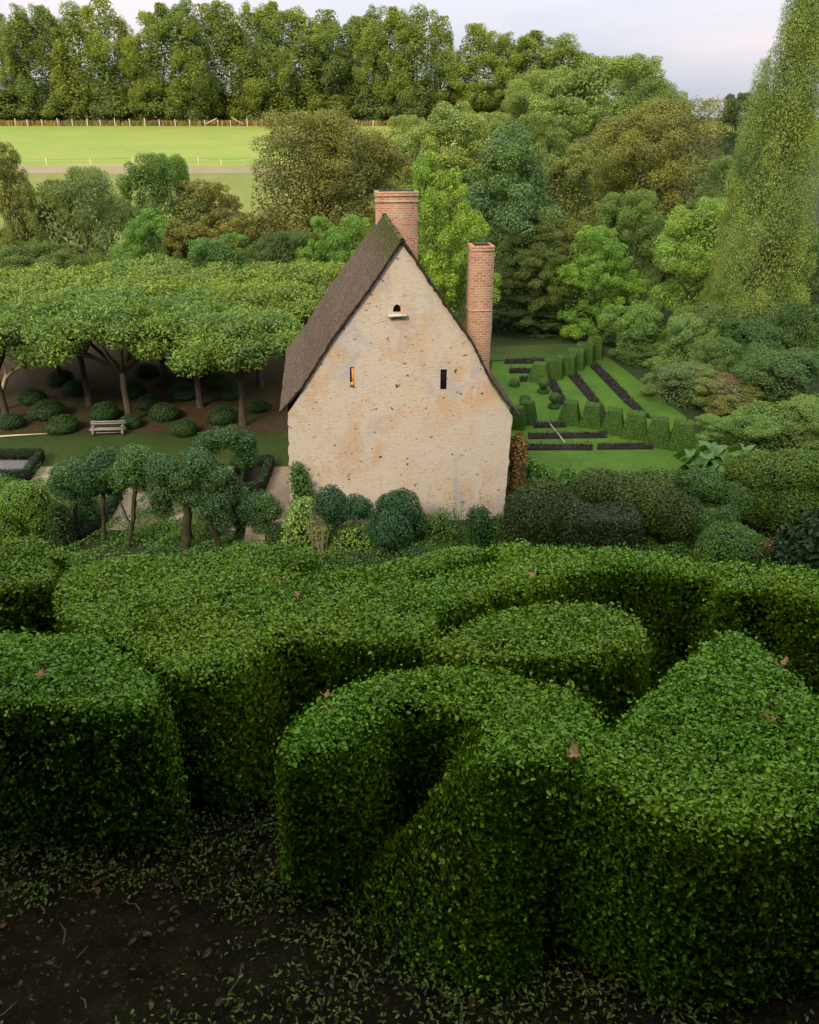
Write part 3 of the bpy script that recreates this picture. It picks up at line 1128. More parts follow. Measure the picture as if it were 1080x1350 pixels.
def colr(o, c, autumn=0.0, k=1.0):
    o.color = (c[0] * k, c[1] * k, c[2] * k, 1)
    o['autumn'] = autumn
    return o


# topiary trees given in photo pixels at a distance: blobs (x, y, rx, ry) and trunks [(x, y, r) ...]
def topiary(name, label, Y, blobs, trunks, seed, col, cat='topiary tree', size=0.068, dens=520, group=None, depth=0.0, spread=0.6):
    base = at(trunks[0][0][0], trunks[0][0][1], Y) if trunks else at(blobs[0][0], blobs[0][1], Y)
    zb = H1(base[0], Y)
    root = thing(name, label, cat, (base[0], Y, zb), 0, group)
    o0 = np.array([base[0], Y, zb])
    rng = np.random.default_rng(seed)
    bl = []
    for b in blobs:
        dy = b[4] if len(b) > 4 else 0.0
        p = at(b[0], b[1], Y + dy)
        m = pxm(Y, p[2])
        m *= 1.12
        rr3 = np.array((b[2] * m, 0.5 * (b[2] + b[3]) * m, b[3] * m))
        bl.append((p - o0, rr3 * .93))
        for q_ in range(4 if min(b[2], b[3]) > 11 else 0):
            u_ = rng.standard_normal(3)
            u_ /= np.linalg.norm(u_)
            bl.append((p - o0 + u_ * rr3 * .72, rr3.mean() * rng.uniform(.28, .48) * np.array([1, 1, .85])))
    cr_ = blob_geo(bl, dens, size, seed, spread, (-0.10, 0.06), 0.5, 0.84, 0, 0.06).build('crown', [M['topiary_leaf'], M['core']], root)
    colr(cr_, col)
    for tr in trunks:
        pts = []
        for (x, y, r) in tr:
            p = at(x, y, Y) - o0
            pts.append(p)
        rad = [t_[2] * .75 * pxm(Y) for t_ in tr]
        if tr is trunks[0]:
            pts[0] = np.array([pts[0][0], pts[0][1], -0.05])
        pts = resample(np.column_stack([pts, rad]), 0.25)
        pts[1:-1, :3] += 0.02 * rng.standard_normal((len(pts) - 2, 3))
        Geo().tube(pts[:, :3], pts[:, 3] * (1 + .08 * rng.standard_normal(len(pts))), 8).build('trunk', M['dark_bark'], root, True)
    return root


YEW = (0.062, 0.13, 0.03)
YD = (0.048, 0.105, 0.032)
topiary('topiary_tree', 'rounded yellow-green yew dome on several short stems at the left edge', 24.4,
        [(30, 662, 28, 24), (14, 668, 22, 20), (48, 668, 17, 26), (25, 652, 22, 18, .3), (50, 690, 10, 14), (18, 690, 18, 14), (-12, 655, 24, 24, .6)],
        [[(46, 716, 3), (47, 690, 2.5)], [(28, 716, 3.5), (28, 690, 3)], [(8, 716, 3), (6, 690, 3)]], 31, (0.085, 0.17, 0.018))
topiary('topiary_tree', 'dark green topiary puff with lower lobe right of the yellow-green yew', 25.0,
        [(95, 628, 24, 22), (88, 640, 18, 16), (112, 640, 17, 17, .3), (104, 652, 12, 10)],
        [[(99, 706, 3.5), (99, 680, 3.2), (101, 650, 3)]], 32, YD)
topiary('topiary_tree', 'dark topiary crown on a slim brown stem between two taller puffs', 24.6,
        [(132, 622, 26, 26), (118, 632, 18, 18), (150, 634, 17, 18, .3), (140, 606, 20, 14, .4)],
        [[(138, 735, 4), (137, 690, 3.6), (135, 640, 3.2)]], 33, (0.03, 0.078, 0.022))
topiary('topiary_tree', 'broad flat-topped topiary crown on a brown stem with a side branch', 24.2,
        [(182, 612, 27, 22), (205, 620, 22, 20), (165, 626, 20, 17), (190, 634, 18, 14), (220, 632, 16, 15, .2)],
        [[(172, 742, 5), (174, 700, 4), (179, 640, 3.5)], [(174, 690, 2), (164, 676, 1.6), (158, 660, 1.4)]], 34, YEW)
topiary('topiary_tree', 'large cloud-pruned topiary with a thick dark trunk and hanging lobes', 23.6,
        [(215, 618, 22, 18), (262, 612, 24, 18), (240, 630, 24, 16), (216, 646, 18, 15), (285, 628, 20, 17), (255, 654, 22, 13), (284, 660, 20, 16),
         (290, 680, 16, 18), (272, 676, 14, 14, -.3), (300, 642, 16, 18, .2), (214, 668, 14, 14, .2)],
        [[(245, 745, 9), (246, 705, 8), (247, 655, 7), (246, 635, 5)], [(292, 735, 5), (285, 705, 6), (276, 680, 6), (262, 655, 4)]], 35, YD)
ARCH = [(258, 600, 9, 8), (266, 591, 12, 11), (278, 583, 14, 13), (293, 578, 15, 13), (307, 578, 15, 14), (320, 586, 14, 15), (325, 598, 12, 15), (317, 610, 12, 12)]
topiary('topiary_tree', 'topiary clipped into a thick arching hook in front of the cottage lawn', 24.8,
        ARCH, [[(312, 668, 6), (312, 640, 6), (315, 612, 6)]], 36, (0.032, 0.082, 0.018))
topiary('topiary_tree', 'low spreading topiary with tiered lobes leaning right towards the gravel', 24.2,
        [(322, 668, 20, 16), (345, 662, 18, 12), (358, 672, 14, 13), (340, 678, 20, 10), (346, 694, 14, 9), (362, 702, 12, 9), (318, 688, 12, 8), (308, 655, 14, 14, .3)],
        [[(320, 730, 3), (320, 700, 3.4), (322, 680, 3)], [(302, 722, 3), (312, 702, 3), (320, 690, 3)]], 37, YD)
topiary('topiary_tree', 'small topiary ball with a side lobe on a thin straight stem before the gable', 23.6,
        [(436, 665, 21, 22), (448, 672, 14, 16), (470, 669, 19, 14), (482, 674, 10, 11), (440, 684, 11, 9)],
        [[(444, 742, 3), (444, 710, 2.6), (443, 685, 2.6)]], 38, (0.024, 0.07, 0.026))
topiary('topiary_ball', 'dense topiary of two overlapping dark green balls before the gable', 23.4,
        [(527, 672, 26, 26, .35), (515, 697, 27, 27, -.1), (548, 690, 12, 20, .5)], [], 39, (0.026, 0.078, 0.026), 'topiary')

# ------------------------------------------------------------------ shrubs and plants near the cottage
def shrub(name, label, cat, Y, blobs, seed, col, size=0.09, dens=260, spread=0.8, aspect=0.5, autumn=0.0, jit=(-0.14, 0.10), droop=0.0, group=None, core=0.82, lump_a=0.05, mat='leaf'):
    p0 = at(blobs[0][0], blobs[0][1], Y)
    zb = H1(p0[0], Y)
    o0 = np.array([p0[0], Y, zb])
    bl = []
    for b in blobs:
        dy = b[4] if len(b) > 4 else 0.0
        p = at(b[0], b[1], Y + dy)
        m = pxm(Y + dy, p[2])
        bl.append((p - o0, (b[2] * m, (b[5] if len(b) > 5 else 0.5 * (b[2] + b[3])) * m, b[3] * m)))
    lowest = min(c[2] - r[2] for c, r in bl)
    if lowest > 0.0:                                   # carry the shrub down to the ground
        c, r = bl[0]
        bl.append((np.array([c[0], c[1], c[2] * 0.45]), (r[0] * .85, r[1] * .85, c[2] * 0.5)))
    g = blob_geo(bl, dens, size, seed, spread, jit, aspect, core, droop, lump_a)
    o = g.build(name, [M[mat], M['core']])
    o.location = o0
    colr(o, col, autumn)
    return tag(o, label, cat, group)


PALE = (0.19, 0.30, 0.08)
shrub('perennial_plant', 'pale lime-green bushy perennial left of the stemmed topiary ball', 'plant', 24.0,
      [(396, 690, 20, 26), (412, 706, 20, 18), (385, 712, 18, 14), (402, 668, 12, 12)], 51, PALE, 0.12, 170, 1.0, .35)
shrub('perennial_plant', 'lime-green leafy perennial under the stemmed topiary ball', 'plant', 23.8,
      [(466, 708, 22, 18), (484, 716, 16, 14), (452, 722, 16, 12)], 52, (0.16, 0.29, 0.07), 0.12, 170, 1.0, .35)
shrub('garden_shrub', 'upright green shrub climbing the left corner of the gable', 'shrub', 25.4,
      [(397, 640, 12, 20), (392, 622, 8, 12), (404, 655, 10, 12)], 53, (0.05, 0.12, 0.02), 0.10, 240, 1.0)
shrub('garden_shrub', 'yellow-green feathery shrub against the middle of the gable foot', 'shrub', 24.2,
      [(576, 697, 18, 18), (590, 703, 14, 14), (566, 710, 16, 12), (584, 682, 9, 10)], 54, (0.075, 0.16, 0.03), 0.10, 240, 1.0, .4)
shrub('garden_shrub', 'dark round-topped shrub at the right foot of the gable', 'shrub', 23.8,
      [(634, 695, 16, 24), (630, 682, 12, 14)], 55, (0.03, 0.08, 0.02), 0.09, 300, .7)
shrub('garden_shrub', 'fine-leaved green shrub between the dark round shrub and the big clipped mass', 'shrub', 23.6,
      [(660, 700, 15, 22), (668, 690, 12, 14)], 56, (0.045, 0.11, 0.028), 0.08, 300, .9)
shrub('low_plants', 'low grey-green plants along the hedge below the double topiary ball', 'plant', 22.8,
      [(515, 735, 30, 12), (475, 738, 22, 10), (555, 730, 22, 12)], 57, (0.055, 0.115, 0.035), 0.10, 220, 1.0, .35)
shrub('low_plants', 'bright green low plants behind the thick trunk of the cloud topiary', 'plant', 25.3,
      [(220, 700, 26, 14), (196, 712, 18, 12), (262, 702, 22, 12), (300, 716, 20, 10)], 58, (0.075, 0.17, 0.03), 0.11, 200, 1.0, .4)
shrub('low_plants', 'low leafy plants at the feet of the slim topiary stems', 'plant', 24.9,
      [(150, 718, 20, 12), (120, 724, 16, 12), (175, 706, 14, 9)], 59, (0.06, 0.14, 0.03), 0.11, 200, 1.0, .4)
shrub('garden_shrub', 'dark upright shrub between the yellow-green yew and the first topiary puff', 'shrub', 24.2,
      [(78, 690, 12, 28), (84, 712, 14, 16)], 60, (0.028, 0.06, 0.02), 0.09, 280, .8)
shrub('garden_shrub', 'small rounded bluish shrub on the gravel between the topiary stems', 'shrub', 25.4,
      [(116, 672, 14, 14), (98, 700, 16, 20)], 61, (0.04, 0.10, 0.035), 0.09, 280, .8)
shrub('brown_bush', 'faded brown flowering bush against the right wall of the cottage', 'bush', 27.2,
      [(683, 596, 11, 24), (680, 610, 10, 14)], 62, (0.11, 0.07, 0.035), 0.10, 300, .9, .5, 0.75)
HBOX = (0.034, 0.054, 0.015)
shrub('clipped_shrub', 'big dark clipped shrub mass right of the cottage corner', 'shrub', 23.0,
      [(706, 676, 38, 34), (740, 690, 30, 28), (690, 700, 28, 28), (725, 655, 28, 16, .5)], 63, HBOX, 0.085, 520, .7, .55, .12)
shrub('clipped_shrub', 'long sloping clipped shrub running right behind the dark square one', 'shrub', 24.6,
      [(786, 642, 28, 22), (820, 654, 34, 26), (858, 664, 36, 32), (892, 682, 32, 32), (905, 706, 22, 22), (800, 672, 34, 24)], 64, (0.052, 0.085, 0.02), 0.085, 520, .7, .55, .16)
shrub('garden_plants', 'bright green leafy plants at the edge of the lower lawn beside the cottage', 'plant', 27.6,
      [(715, 632, 24, 14), (740, 636, 20, 12), (704, 616, 12, 10), (748, 626, 10, 10)], 65, (0.07, 0.155, 0.03), 0.12, 200, 1.0, .45)
shrub('garden_plants', 'mixed low greenery between the lawn and the sloping clipped shrub', 'plant', 27.0,
      [(870, 634, 34, 12), (820, 632, 26, 9), (900, 646, 24, 14)], 66, (0.045, 0.10, 0.025), 0.11, 220, 1.0, .45)
shrub('topiary_mushroom', 'mushroom-shaped clipped shrub with a bulging cap left of the broad flat hedge', 'topiary', 25.2,
      [(930, 640, 34, 20), (915, 632, 22, 13), (950, 645, 22, 17), (932, 668, 22, 22), (905, 658, 14, 14)], 67, (0.045, 0.105, 0.026), 0.08, 520, .6, .55, 0, (-.08, .03))
shrub('topiary_mound', 'pair of rounded clipped domes below the mushroom-shaped shrub', 'topiary', 23.8,
      [(935, 690, 18, 20), (958, 684, 18, 18), (972, 660, 22, 26, .8)], 68, (0.045, 0.10, 0.026), 0.08, 520, .6, .55, 0, (-.08, .03))
shrub('garden_shrub', 'round pale-green bush with fine upright shoots at the right behind the hedge', 'shrub', 22.6,
      [(962, 722, 38, 30), (940, 730, 24, 22), (985, 728, 24, 24)], 69, (0.075, 0.155, 0.03), 0.085, 480, .9, .35)
shrub('clipped_hedge', 'broad flat-topped hedge with dark sides at the right edge', 'hedge', 25.2,
      [(1000, 622, 40, 24), (1050, 620, 46, 24), (1100, 625, 46, 30), (990, 655, 34, 36), (1040, 660, 44, 44), (1095, 665, 44, 44)], 70, (0.065, 0.125, 0.02), 0.085, 520, .7, .55, .05)
shrub('garden_shrub', 'dark large-leaved shrub at the right edge next to the maze hedge', 'shrub', 21.8,
      [(1062, 722, 34, 32), (1040, 740, 26, 24), (1085, 700, 30, 26), (1020, 748, 16, 18)], 71, (0.022, 0.05, 0.016), 0.2, 110, .9, .6)
shrub('dry_plant', 'browned dry plant between the pale bush and the dark large-leaved shrub', 'plant', 22.2,
      [(1012, 732, 16, 20), (1004, 742, 12, 12)], 72, (0.10, 0.075, 0.035), 0.11, 200, 1.1, .3, .8)


def square_shrub():
    Y = 22.4
    a = at(740, 688, Y)
    b = at(853, 688, Y)
    zb = H1((a[0] + b[0]) / 2, Y)
    rng = np.random.default_rng(73)
    w, h, dpt = b[0] - a[0], a[2] - zb, 1.5
    root = link('clipped_shrub', None)
    g = Geo()
    P, N = [], []
    for (nx, ny, nz_), ar in (((0, -1, 0), w * h), ((0, 0, 1), w * dpt), ((-1, 0, 0), h * dpt), ((1, 0, 0), h * dpt), ((0, 1, 0), w * h * .5)):
        n = int(ar * 1300)
        p = rng.uniform(-1, 1, (n, 3)) * np.array([w / 2, dpt / 2, h / 2])
        for k, q in enumerate((nx, ny, nz_)):
            if q:
                p[:, k] = q * (w, dpt, h)[k] / 2
        # rounded top edges
        P.append(p)
        N.append(np.tile((nx, ny, nz_), (n, 1)))
    P, N = np.concatenate(P), np.concatenate(N).astype(float)
    q = P / np.array([w / 2, dpt / 2, h / 2])
    rr = np.maximum(0, np.abs(q) - 0.8) / 0.2
    s = 1 - 0.06 * np.clip(rr[:, 0] * rr[:, 2] + rr[:, 1] * rr[:, 2] + rr[:, 0] * rr[:, 1], 0, 2)
    P = P * s[:, None]
    P[:, 2] += h / 2
    P += N * (rng.uniform(-.07, .03, len(P)) + .025 * lump(P))[:, None]
    v, f, rn = leaves(P, N, np.full(len(P), .085), rng, .7, .55)
    g.add(v, f, 0, rn)
    g.box((0, 0, h / 2), (w - .2, dpt - .2, h - .2), 1)
    bpy.data.objects.remove(root)
    o = g.build('clipped_shrub', [M['topiary_leaf'], M['core']])
    o.location = ((a[0] + b[0]) / 2, Y + .7, zb)
    colr(o, (0.024, 0.040, 0.012), .12)
    tag(o, 'dark square clipped shrub just behind the long back hedge', 'shrub')


square_shrub()


def stems(name, label, Y, xs, y0, y1, n, seed, col, leafcol, rad=0.008, lean=0.3, leafy=0.0):
    """upright stalks fanning out of one clump"""
    rng = np.random.default_rng(seed)
    xm = sum(xs) / 2
    p0 = at(xm, y0, Y)
    zb = H1(p0[0], Y)
    g = Geo()
    top = at(xm, y1, Y)
    hh = top[2] - zb
    wd = (xs[1] - xs[0]) * pxm(Y) / 2
    for k in range(n):
        b = np.array([rng.uniform(-1, 1) * wd * .4, rng.uniform(-.15, .15), 0])
        t = np.array([rng.uniform(-1, 1) * wd, rng.uniform(-.3, .3), hh * rng.uniform(.6, 1)])
        m_ = (b + t) / 2 + np.array([0, 0, .12 * hh])
        g.tube([b, m_, t], [rad, rad * .8, rad * .4], 4, 0)
        if leafy:
            m = int(leafy)
            s = rng.uniform(.35, 1, m)[:, None]
            P = b * (1 - s) + t * s + .05 * rng.standard_normal((m, 3))
            v, f, rn = leaves(P, nrm(rng.standard_normal((m, 3)) + np.array([0, 0, .6])), np.full(m, .09), rng, .8, .3)
            g.add(v, f, 1, rn)
    o = g.build(name, [simple_mat(name + '_stalk', col, tuple(q * 1.3 for q in col), 5), M['leaf']])
    o.location = (p0[0], Y, zb)
    colr(o, leafcol)
    return tag(o, label, 'plant')


stems('dry_stalks', 'bare pale-brown stalks leaning beside the stemmed topiary ball', 23.2, (398, 440), 722, 662, 18, 81, (0.24, 0.18, 0.12), (0.16, 0.13, 0.07), .007, .3, 5)
stems('tall_flower_stalks', 'wispy tall green stalks standing before the pale gable', 24.4, (585, 622), 715, 652, 22, 82, (0.08, 0.12, 0.04), (0.07, 0.13, 0.035), .008, .3, 12)
stems('tall_flower_stalks', 'thin upright stalks by the right corner of the gable', 24.4, (628, 652), 700, 648, 8, 83, (0.10, 0.13, 0.05), (0.09, 0.14, 0.04), .008, .3, 9)


# giant-leaved gunnera
def gunnera():
    Y = 29.0
    p0 = at(955, 625, Y)
    zb = H1(p0[0], Y)
    root = thing('gunnera_plant', 'giant-leaved plant with broad lobed pale leaves right of the last yew block', 'plant', (p0[0], Y, zb))
    rng = np.random.default_rng(91)
    spots = [(912, 580, 16), (925, 590, 20), (945, 572, 18), (962, 584, 20), (985, 575, 18), (1003, 582, 16), (935, 606, 18), (970, 602, 20), (995, 600, 16), (915, 604, 14), (955, 592, 16)]
    for (x, y, r) in spots:
        yo = rng.uniform(-.7, .7)
        p = at(x, y, Y + yo) - np.array([p0[0], Y, zb])
        rr = 1.45 * r * pxm(Y)
        p[2] *= .8
        k = 34
        a = np.linspace(0, 2 * np.pi, k, endpoint=False)
        rad = rr * (0.74 + 0.18 * np.cos(5 * a + rng.uniform(0, 3)) + .1 * np.cos(11 * a)) * (1 + .08 * rng.standard_normal(k))
        nx, ny = rng.uniform(-.3, .3), rng.uniform(-.6, -.1)
        zz = 0.25 * rr * np.cos(5 * a) - .25 * rr
        ring = np.stack([rad * np.cos(a), rad * np.sin(a), zz - nx * rad * np.cos(a) - ny * rad * np.sin(a) * -1], 1)
        mid = ring * .5 + np.array([0, 0, .06 * rr])
        V = np.concatenate([[[0, 0, -.04]], mid, ring]) + p
        q = np.arange(k)
        g = Geo()
        g.add(V, np.stack([np.zeros(k, int), 1 + q, 1 + (q + 1) % k], 1), 0, np.full(len(V), rng.random()))
        g.f.append(np.stack([1 + q, 1 + k + q, 1 + k + (q + 1) % k, 1 + (q + 1) % k], 1))
        g.m.append(np.zeros(k, np.int32))
        lf = g.build('leaf', M['leaf'], root, True)
        colr(lf, (0.075, 0.155, 0.05))
        Geo().tube([(p[0] * .15, p[1] * .15, 0), (p[0] * .6, p[1] * .6, p[2] * .55), (p[0], p[1], p[2] - .03)], [.04, .03, .02], 6).build('stalk', M['dark_bark'], root, True)


gunnera()

# ------------------------------------------------------------------ parterre
def Z4(x, y):
    return (660 + x / 4.0, 430 + y / 4.0)


def frustum_yew(px, py, wb, wt, hh, label, seed_mesh):
    p = onz(px, py, G)
    o = link('clipped_yew', seed_mesh)
    o.location = (p[0], p[1] + wb * .5, G)
    o.scale = (wb * .98, wb * .98, hh * .74)
    o.rotation_euler = (0, 0, R(-18))
    colr(o, (0.042 + .012 * random.random(), 0.105 + .02 * random.random(), 0.012))
    return tag(o, label, 'topiary', 'clipped yew blocks of the parterre')


def yew_mesh(seed, taper):
    rng = np.random.default_rng(seed)
    P, N = [], []
    for k in range(4):
        n = 6500
        t = rng.uniform(-1, 1, n)
        h = rng.random(n)
        hw = 0.5 * (1 - (1 - taper) * h)
        p = np.stack([t * hw, -hw, h], 1)
        nn = np.tile((0, -1, 0.18), (n, 1))
        a = k * np.pi / 2
        ro = np.array([[math.cos(a), -math.sin(a), 0], [math.sin(a), math.cos(a), 0], [0, 0, 1]])
        P.append(p @ ro.T)
        N.append(nn @ ro.T)
    n = 3000
    P.append(np.column_stack([rng.uniform(-.5, .5, (n, 2)) * taper, np.ones(n)]))
    N.append(np.tile((0, 0, 1.0), (n, 1)))
    P, N = np.concatenate(P), np.concatenate(N)
    P = P + N * (rng.uniform(-.03, .012, len(P)) + .008 * lump(P * 1.7 + seed))[:, None]
    v, f, rn = leaves(P, N, np.full(len(P), .036), rng, .45, .5)
    g = Geo()
    g.add(v, f, 0, rn)
    g.box((0, 0, .49), (.96, .96, .97), 1, 0, taper)
    return g.mesh('clipped_yew', [M['topiary_leaf'], M['core']])


random.seed(4)
YA, YB, YC = yew_mesh(101, .56), yew_mesh(102, .62), yew_mesh(103, .82)
front = [(753, 562, 1.05, 1.38), (782, 566, 1.06, 1.4), (811, 575, 1.08, 1.45), (840, 581, 1.14, 1.5), (871, 592, 1.12, 1.62), (903, 597, 1.18, 1.6)]
fl_ = ['first tapered yew block of the front row, beside the stemmed ball', 'second tapered yew block of the front row from the cottage side',
       'third tapered yew block of the front row, where the diagonal beds meet it', 'fourth tapered yew block of the front row, dark-sided',
       'fifth tapered yew block of the front row, tall and dark', 'last tapered yew block of the front row, next to the giant-leaved plant']
for k, (x, y, w, h) in enumerate(front):
    frustum_yew(x, y, w, 0, h, fl_[k], (YA, YB)[k % 2])
frustum_yew(695, 561, .95, 0, 1.35, 'tapered yew block beside the right eave of the cottage', YB)
frustum_yew(682, 568, .9, 0, 1.35, 'dark yew block half hidden behind the cottage eave', YB)
back = [(713, 506, 1.2, 1.3), (731, 501, 1.15, 1.4), (748, 496, 1.1, 1.4), (760, 489, 1.1, 1.45), (772, 482, 1.15, 1.5), (785, 475, 1.05, 1.5)]
bl_ = ['first yew block of the back row, nearest the stemmed balls', 'second yew block of the back row, boxy', 'third yew block of the back row, dark and boxy',
       'fourth yew block of the back row, boxy', 'fifth yew block of the back row, lit on top', 'farthest yew block of the back row under the trees']
for k, (x, y, w, h) in enumerate(back):
    frustum_yew(x, y, w, 0, h, bl_[k], YA if k == 0 else YC)


def ball_standard(x, y, yb, label, seed, disc=True):
    p = onz(x, yb, G)
    root = thing('ball_topiary', label, 'topiary', (p[0], p[1], G), 0, 'small ball topiaries on the lawn')
    top = at(x, y, p[1])
    zc = top[2] - G
    r = 7.5 * pxm(p[1])
    colr(blob_geo([((0, 0, zc), (r, r, r * .85))], 900, .05, seed, .5, (-.03, .01)).build('crown', [M['topiary_leaf'], M['core']], root), (0.05, 0.105, 0.02))
    if disc:
        colr(blob_geo([((0, 0, .1), (r * 1.05, r * 1.05, .16))], 900, .05, seed + 1, .5, (-.03, .01)).build('skirt', [M['topiary_leaf'], M['core']], root), (0.03, 0.07, 0.015))
        Geo().tube([(0, 0, 0), (0, 0, zc)], [.05, .04], 6).build('stem', M['dark_bark'], root, True)


ball_standard(716, 505, 518, 'pale ball topiary on a short stem beside the back yew row', 111)
ball_standard(730, 524, 538, 'pale ball topiary on a stem with a dark skirt, nearer the front yews', 113)
ball_standard(678, 505, 509, 'pale ball topiary beside the slender chimney', 115, False)
ball_standard(692, 526, 531, 'low pale ball topiary behind the yew block by the eave', 117, False)


def bed(corners, label, seed):
    pts = [onz(*Z4(*c), G)[:2] for c in corners]
    pts = np.array(pts)
    c = pts.mean(0)
    rng = np.random.default_rng(seed)
    root = thing('flower_bed', label, 'flower bed', (c[0], c[1], G), 0, 'dark planted beds of the parterre')
    q = pts - c
    g = Geo()
    n = len(q)
    V = [(a[0], a[1], 0.0) for a in q] + [(a[0] * .98, a[1] * .98, 0.09) for a in q]
    g.add(V, [(k, (k + 1) % n, n + (k + 1) % n, n + k) for k in range(n)])
    g.add(V[n:], [list(range(n))])
    g.build('soil', M['soil'], root)
    e1, e2 = q[1] - q[0], q[3] - q[0]
    area = abs(e1[0] * e2[1] - e1[1] * e2[0])
    m = int(area * 150)
    u, w = rng.random(m)[:, None], rng.random(m)[:, None]
    XY = (q[0] * (1 - u) + q[1] * u) * (1 - w) + (q[3] * (1 - u) + q[2] * u) * w
    P = np.column_stack([XY, .10 + .12 * rng.random(m)])
    v, f, rn = leaves(P, np.tile((0, 0, 1.0), (m, 1)), np.full(m, .10), rng, 1.0, .5)
    pl = Geo().add(v, f, 0, rn).build('planting', M['leaf'], root)
    pl['kind'] = 'stuff'
    colr(pl, (0.016, 0.018, 0.013), 0.1)


BEDS = [([(15, 200), (240, 200), (240, 181), (30, 181)], 'farthest dark bed strip, beyond the back yew row'),
        ([(45, 251), (180, 251), (178, 229), (45, 229)], 'second farthest bed strip, left of the first back yew'),
        ([(100, 296), (175, 296), (172, 274), (100, 274)], 'short bed strip directly before the first back yew'),
        ([(305, 425), (350, 408), (290, 290), (248, 292)], 'short diagonal bed ending at the first front yew'),
        ([(480, 412), (522, 402), (398, 246), (350, 258)], 'middle diagonal bed between two grass strips, upper piece'),
        ([(540, 505), (568, 490), (527, 408), (488, 418)], 'middle diagonal bed, lower piece beside the third front yew'),
        ([(640, 392), (690, 384), (512, 205), (470, 214)], 'long diagonal bed nearest the shrub bank, upper piece'),
        ([(745, 480), (795, 490), (694, 390), (645, 399)], 'long diagonal bed nearest the shrub bank, lower piece'),
        ([(175, 540), (345, 536), (340, 514), (175, 516)], 'short bed strip left of the first front yew'),
        ([(145, 598), (565, 592), (560, 569), (145, 573)], 'long bed strip running to the third front yew'),
        ([(128, 657), (488, 657), (486, 632), (130, 632)], 'nearest bed strip, left half beside the cottage'),
        ([(508, 655), (805, 652), (795, 626), (510, 629)], 'nearest bed strip, right half ending at the fifth front yew')]
for k, (c, l) in enumerate(BEDS):
    bed(c, l, 200 + k)
a, b = onz(*Z4(248, 515), G), onz(*Z4(340, 630), G)
o = Geo().tube([(a[0], a[1], G + .13), ((a[0] + b[0]) / 2, (a[1] + b[1]) / 2, G + .14), (b[0], b[1], G + .13)], .03, 6).build('garden_hose', M['wood'], None, True)
tag(o, 'thin pale hose lying diagonally across the bed strips', 'hose')

# ------------------------------------------------------------------ left garden: bench, pole, edged beds, ball shrubs
def Z3(x, y):
    return (x / 2.7, 320 + y / 2.7)


def ball_mesh(seed):
    return blob_geo([((0, 0, .32), (.62, .62, .42)), ((.1, .05, .25), (.62, .6, .34))], 520, .06, seed, .5, (-.05, .02), .5, .9, 0, .02).mesh('ball_shrub', [M['topiary_leaf'], M['core']])


BM_ = [ball_mesh(301), ball_mesh(302)]
balls = [(105, 585, 'ball shrub, far left on bare ground near the leaning branches'), (160, 635, 'large ball shrub left of the first orchard trunk, close to the lawn'),
         (215, 685, 'ball shrub at the lawn edge, left of the bench'), (262, 550, 'ball shrub behind and left of the dark orchard trunk'),
         (208, 515, 'ball shrub farthest back at the left of the orchard'), (25, 672, 'ball shrub cut by the left edge beside the pale pole'),
         (365, 640, 'ball shrub between the dark trunk and the mottled trunk'), (460, 558, 'ball shrub behind the mottled trunk'),
         (520, 600, 'ball shrub right of the mottled trunk, middle of the bare ground'), (577, 642, 'ball shrub right of the bench, second from the lawn'),
         (647, 697, 'ball shrub nearest the lawn, right of the bench'), (642, 566, 'wide ball shrub left of the thin middle trunk'),
         (590, 520, 'small ball shrub deep in the orchard shade'), (787, 652, 'large ball shrub left of the rightmost trunk'),
         (820, 566, 'small ball shrub behind the rightmost trunk'), (770, 525, 'ball shrub deep in shade right of the thin trunk'),
         (912, 612, 'ball shrub between the rightmost trunk and the cottage'), (515, 485, 'ball shrub at the very back under the middle canopy'),
         (702, 490, 'ball shrub at the very back left of the thin trunk'), (455, 672, 'low ball shrub tucked behind the bench end')]
random.seed(9)
for k, (x, y, l) in enumerate(balls):
    p = onz(*Z3(x, y), G)
    o = link('ball_shrub', BM_[k % 2])
    o.location = (p[0], p[1] + .5, G)
    s = random.uniform(.9, 1.15) * (1.15 if 'large' in l else .8 if 'small' in l or 'low' in l else 1)
    o.scale = (s, s, s * random.uniform(.9, 1.1))
    o.rotation_euler = (0, 0, random.uniform(0, 6))
    colr(o, (0.032, 0.075, 0.018))
    tag(o, l, 'shrub', 'round clipped shrubs under the orchard trees')


def bench():
    p = onz(143, 575, G)
    root = thing('garden_bench', 'weathered pale bench under the orchard trees', 'bench', (p[0], p[1], G + .03), R(4))
    root.scale = (.88, .88, .66)
    m, w = M['wood'], 1.75
    Geo().box((0, 0, .44), (w, .16, .05)).box((0, .19, .44), (w, .16, .05)).build('seat', m, root)
    Geo().box((0, .34, .70), (w, .035, .10)).box((0, .345, .84), (w, .035, .11)).build('backrest', m, root)
    for sx in (-.74, .74):
        Geo().box((sx, 0, .2075), (.09, .12, .415)).build('leg', m, root)
        Geo().box((sx, .39, .45), (.09, .07, .90)).build('leg', m, root)
        Geo().box((sx, .17, .62), (.08, .40, .045)).build('armrest', m, root)
    Geo().box((0, .1, .16), (w * .8, .05, .06)).build('stretcher', m, root)


bench()
a, b = onz(-25, 579, G), onz(64, 573.5, G)
a[2] = b[2] = G + .07
o = Geo().tube([a, (a + b) / 2 + np.array([0, 0, .01]), b], [.045, .04, .03], 8).build('wooden_pole', M['pale_wood'], None, True)
tag(o, 'long pale wooden pole lying on the grass at the left edge', 'pole')


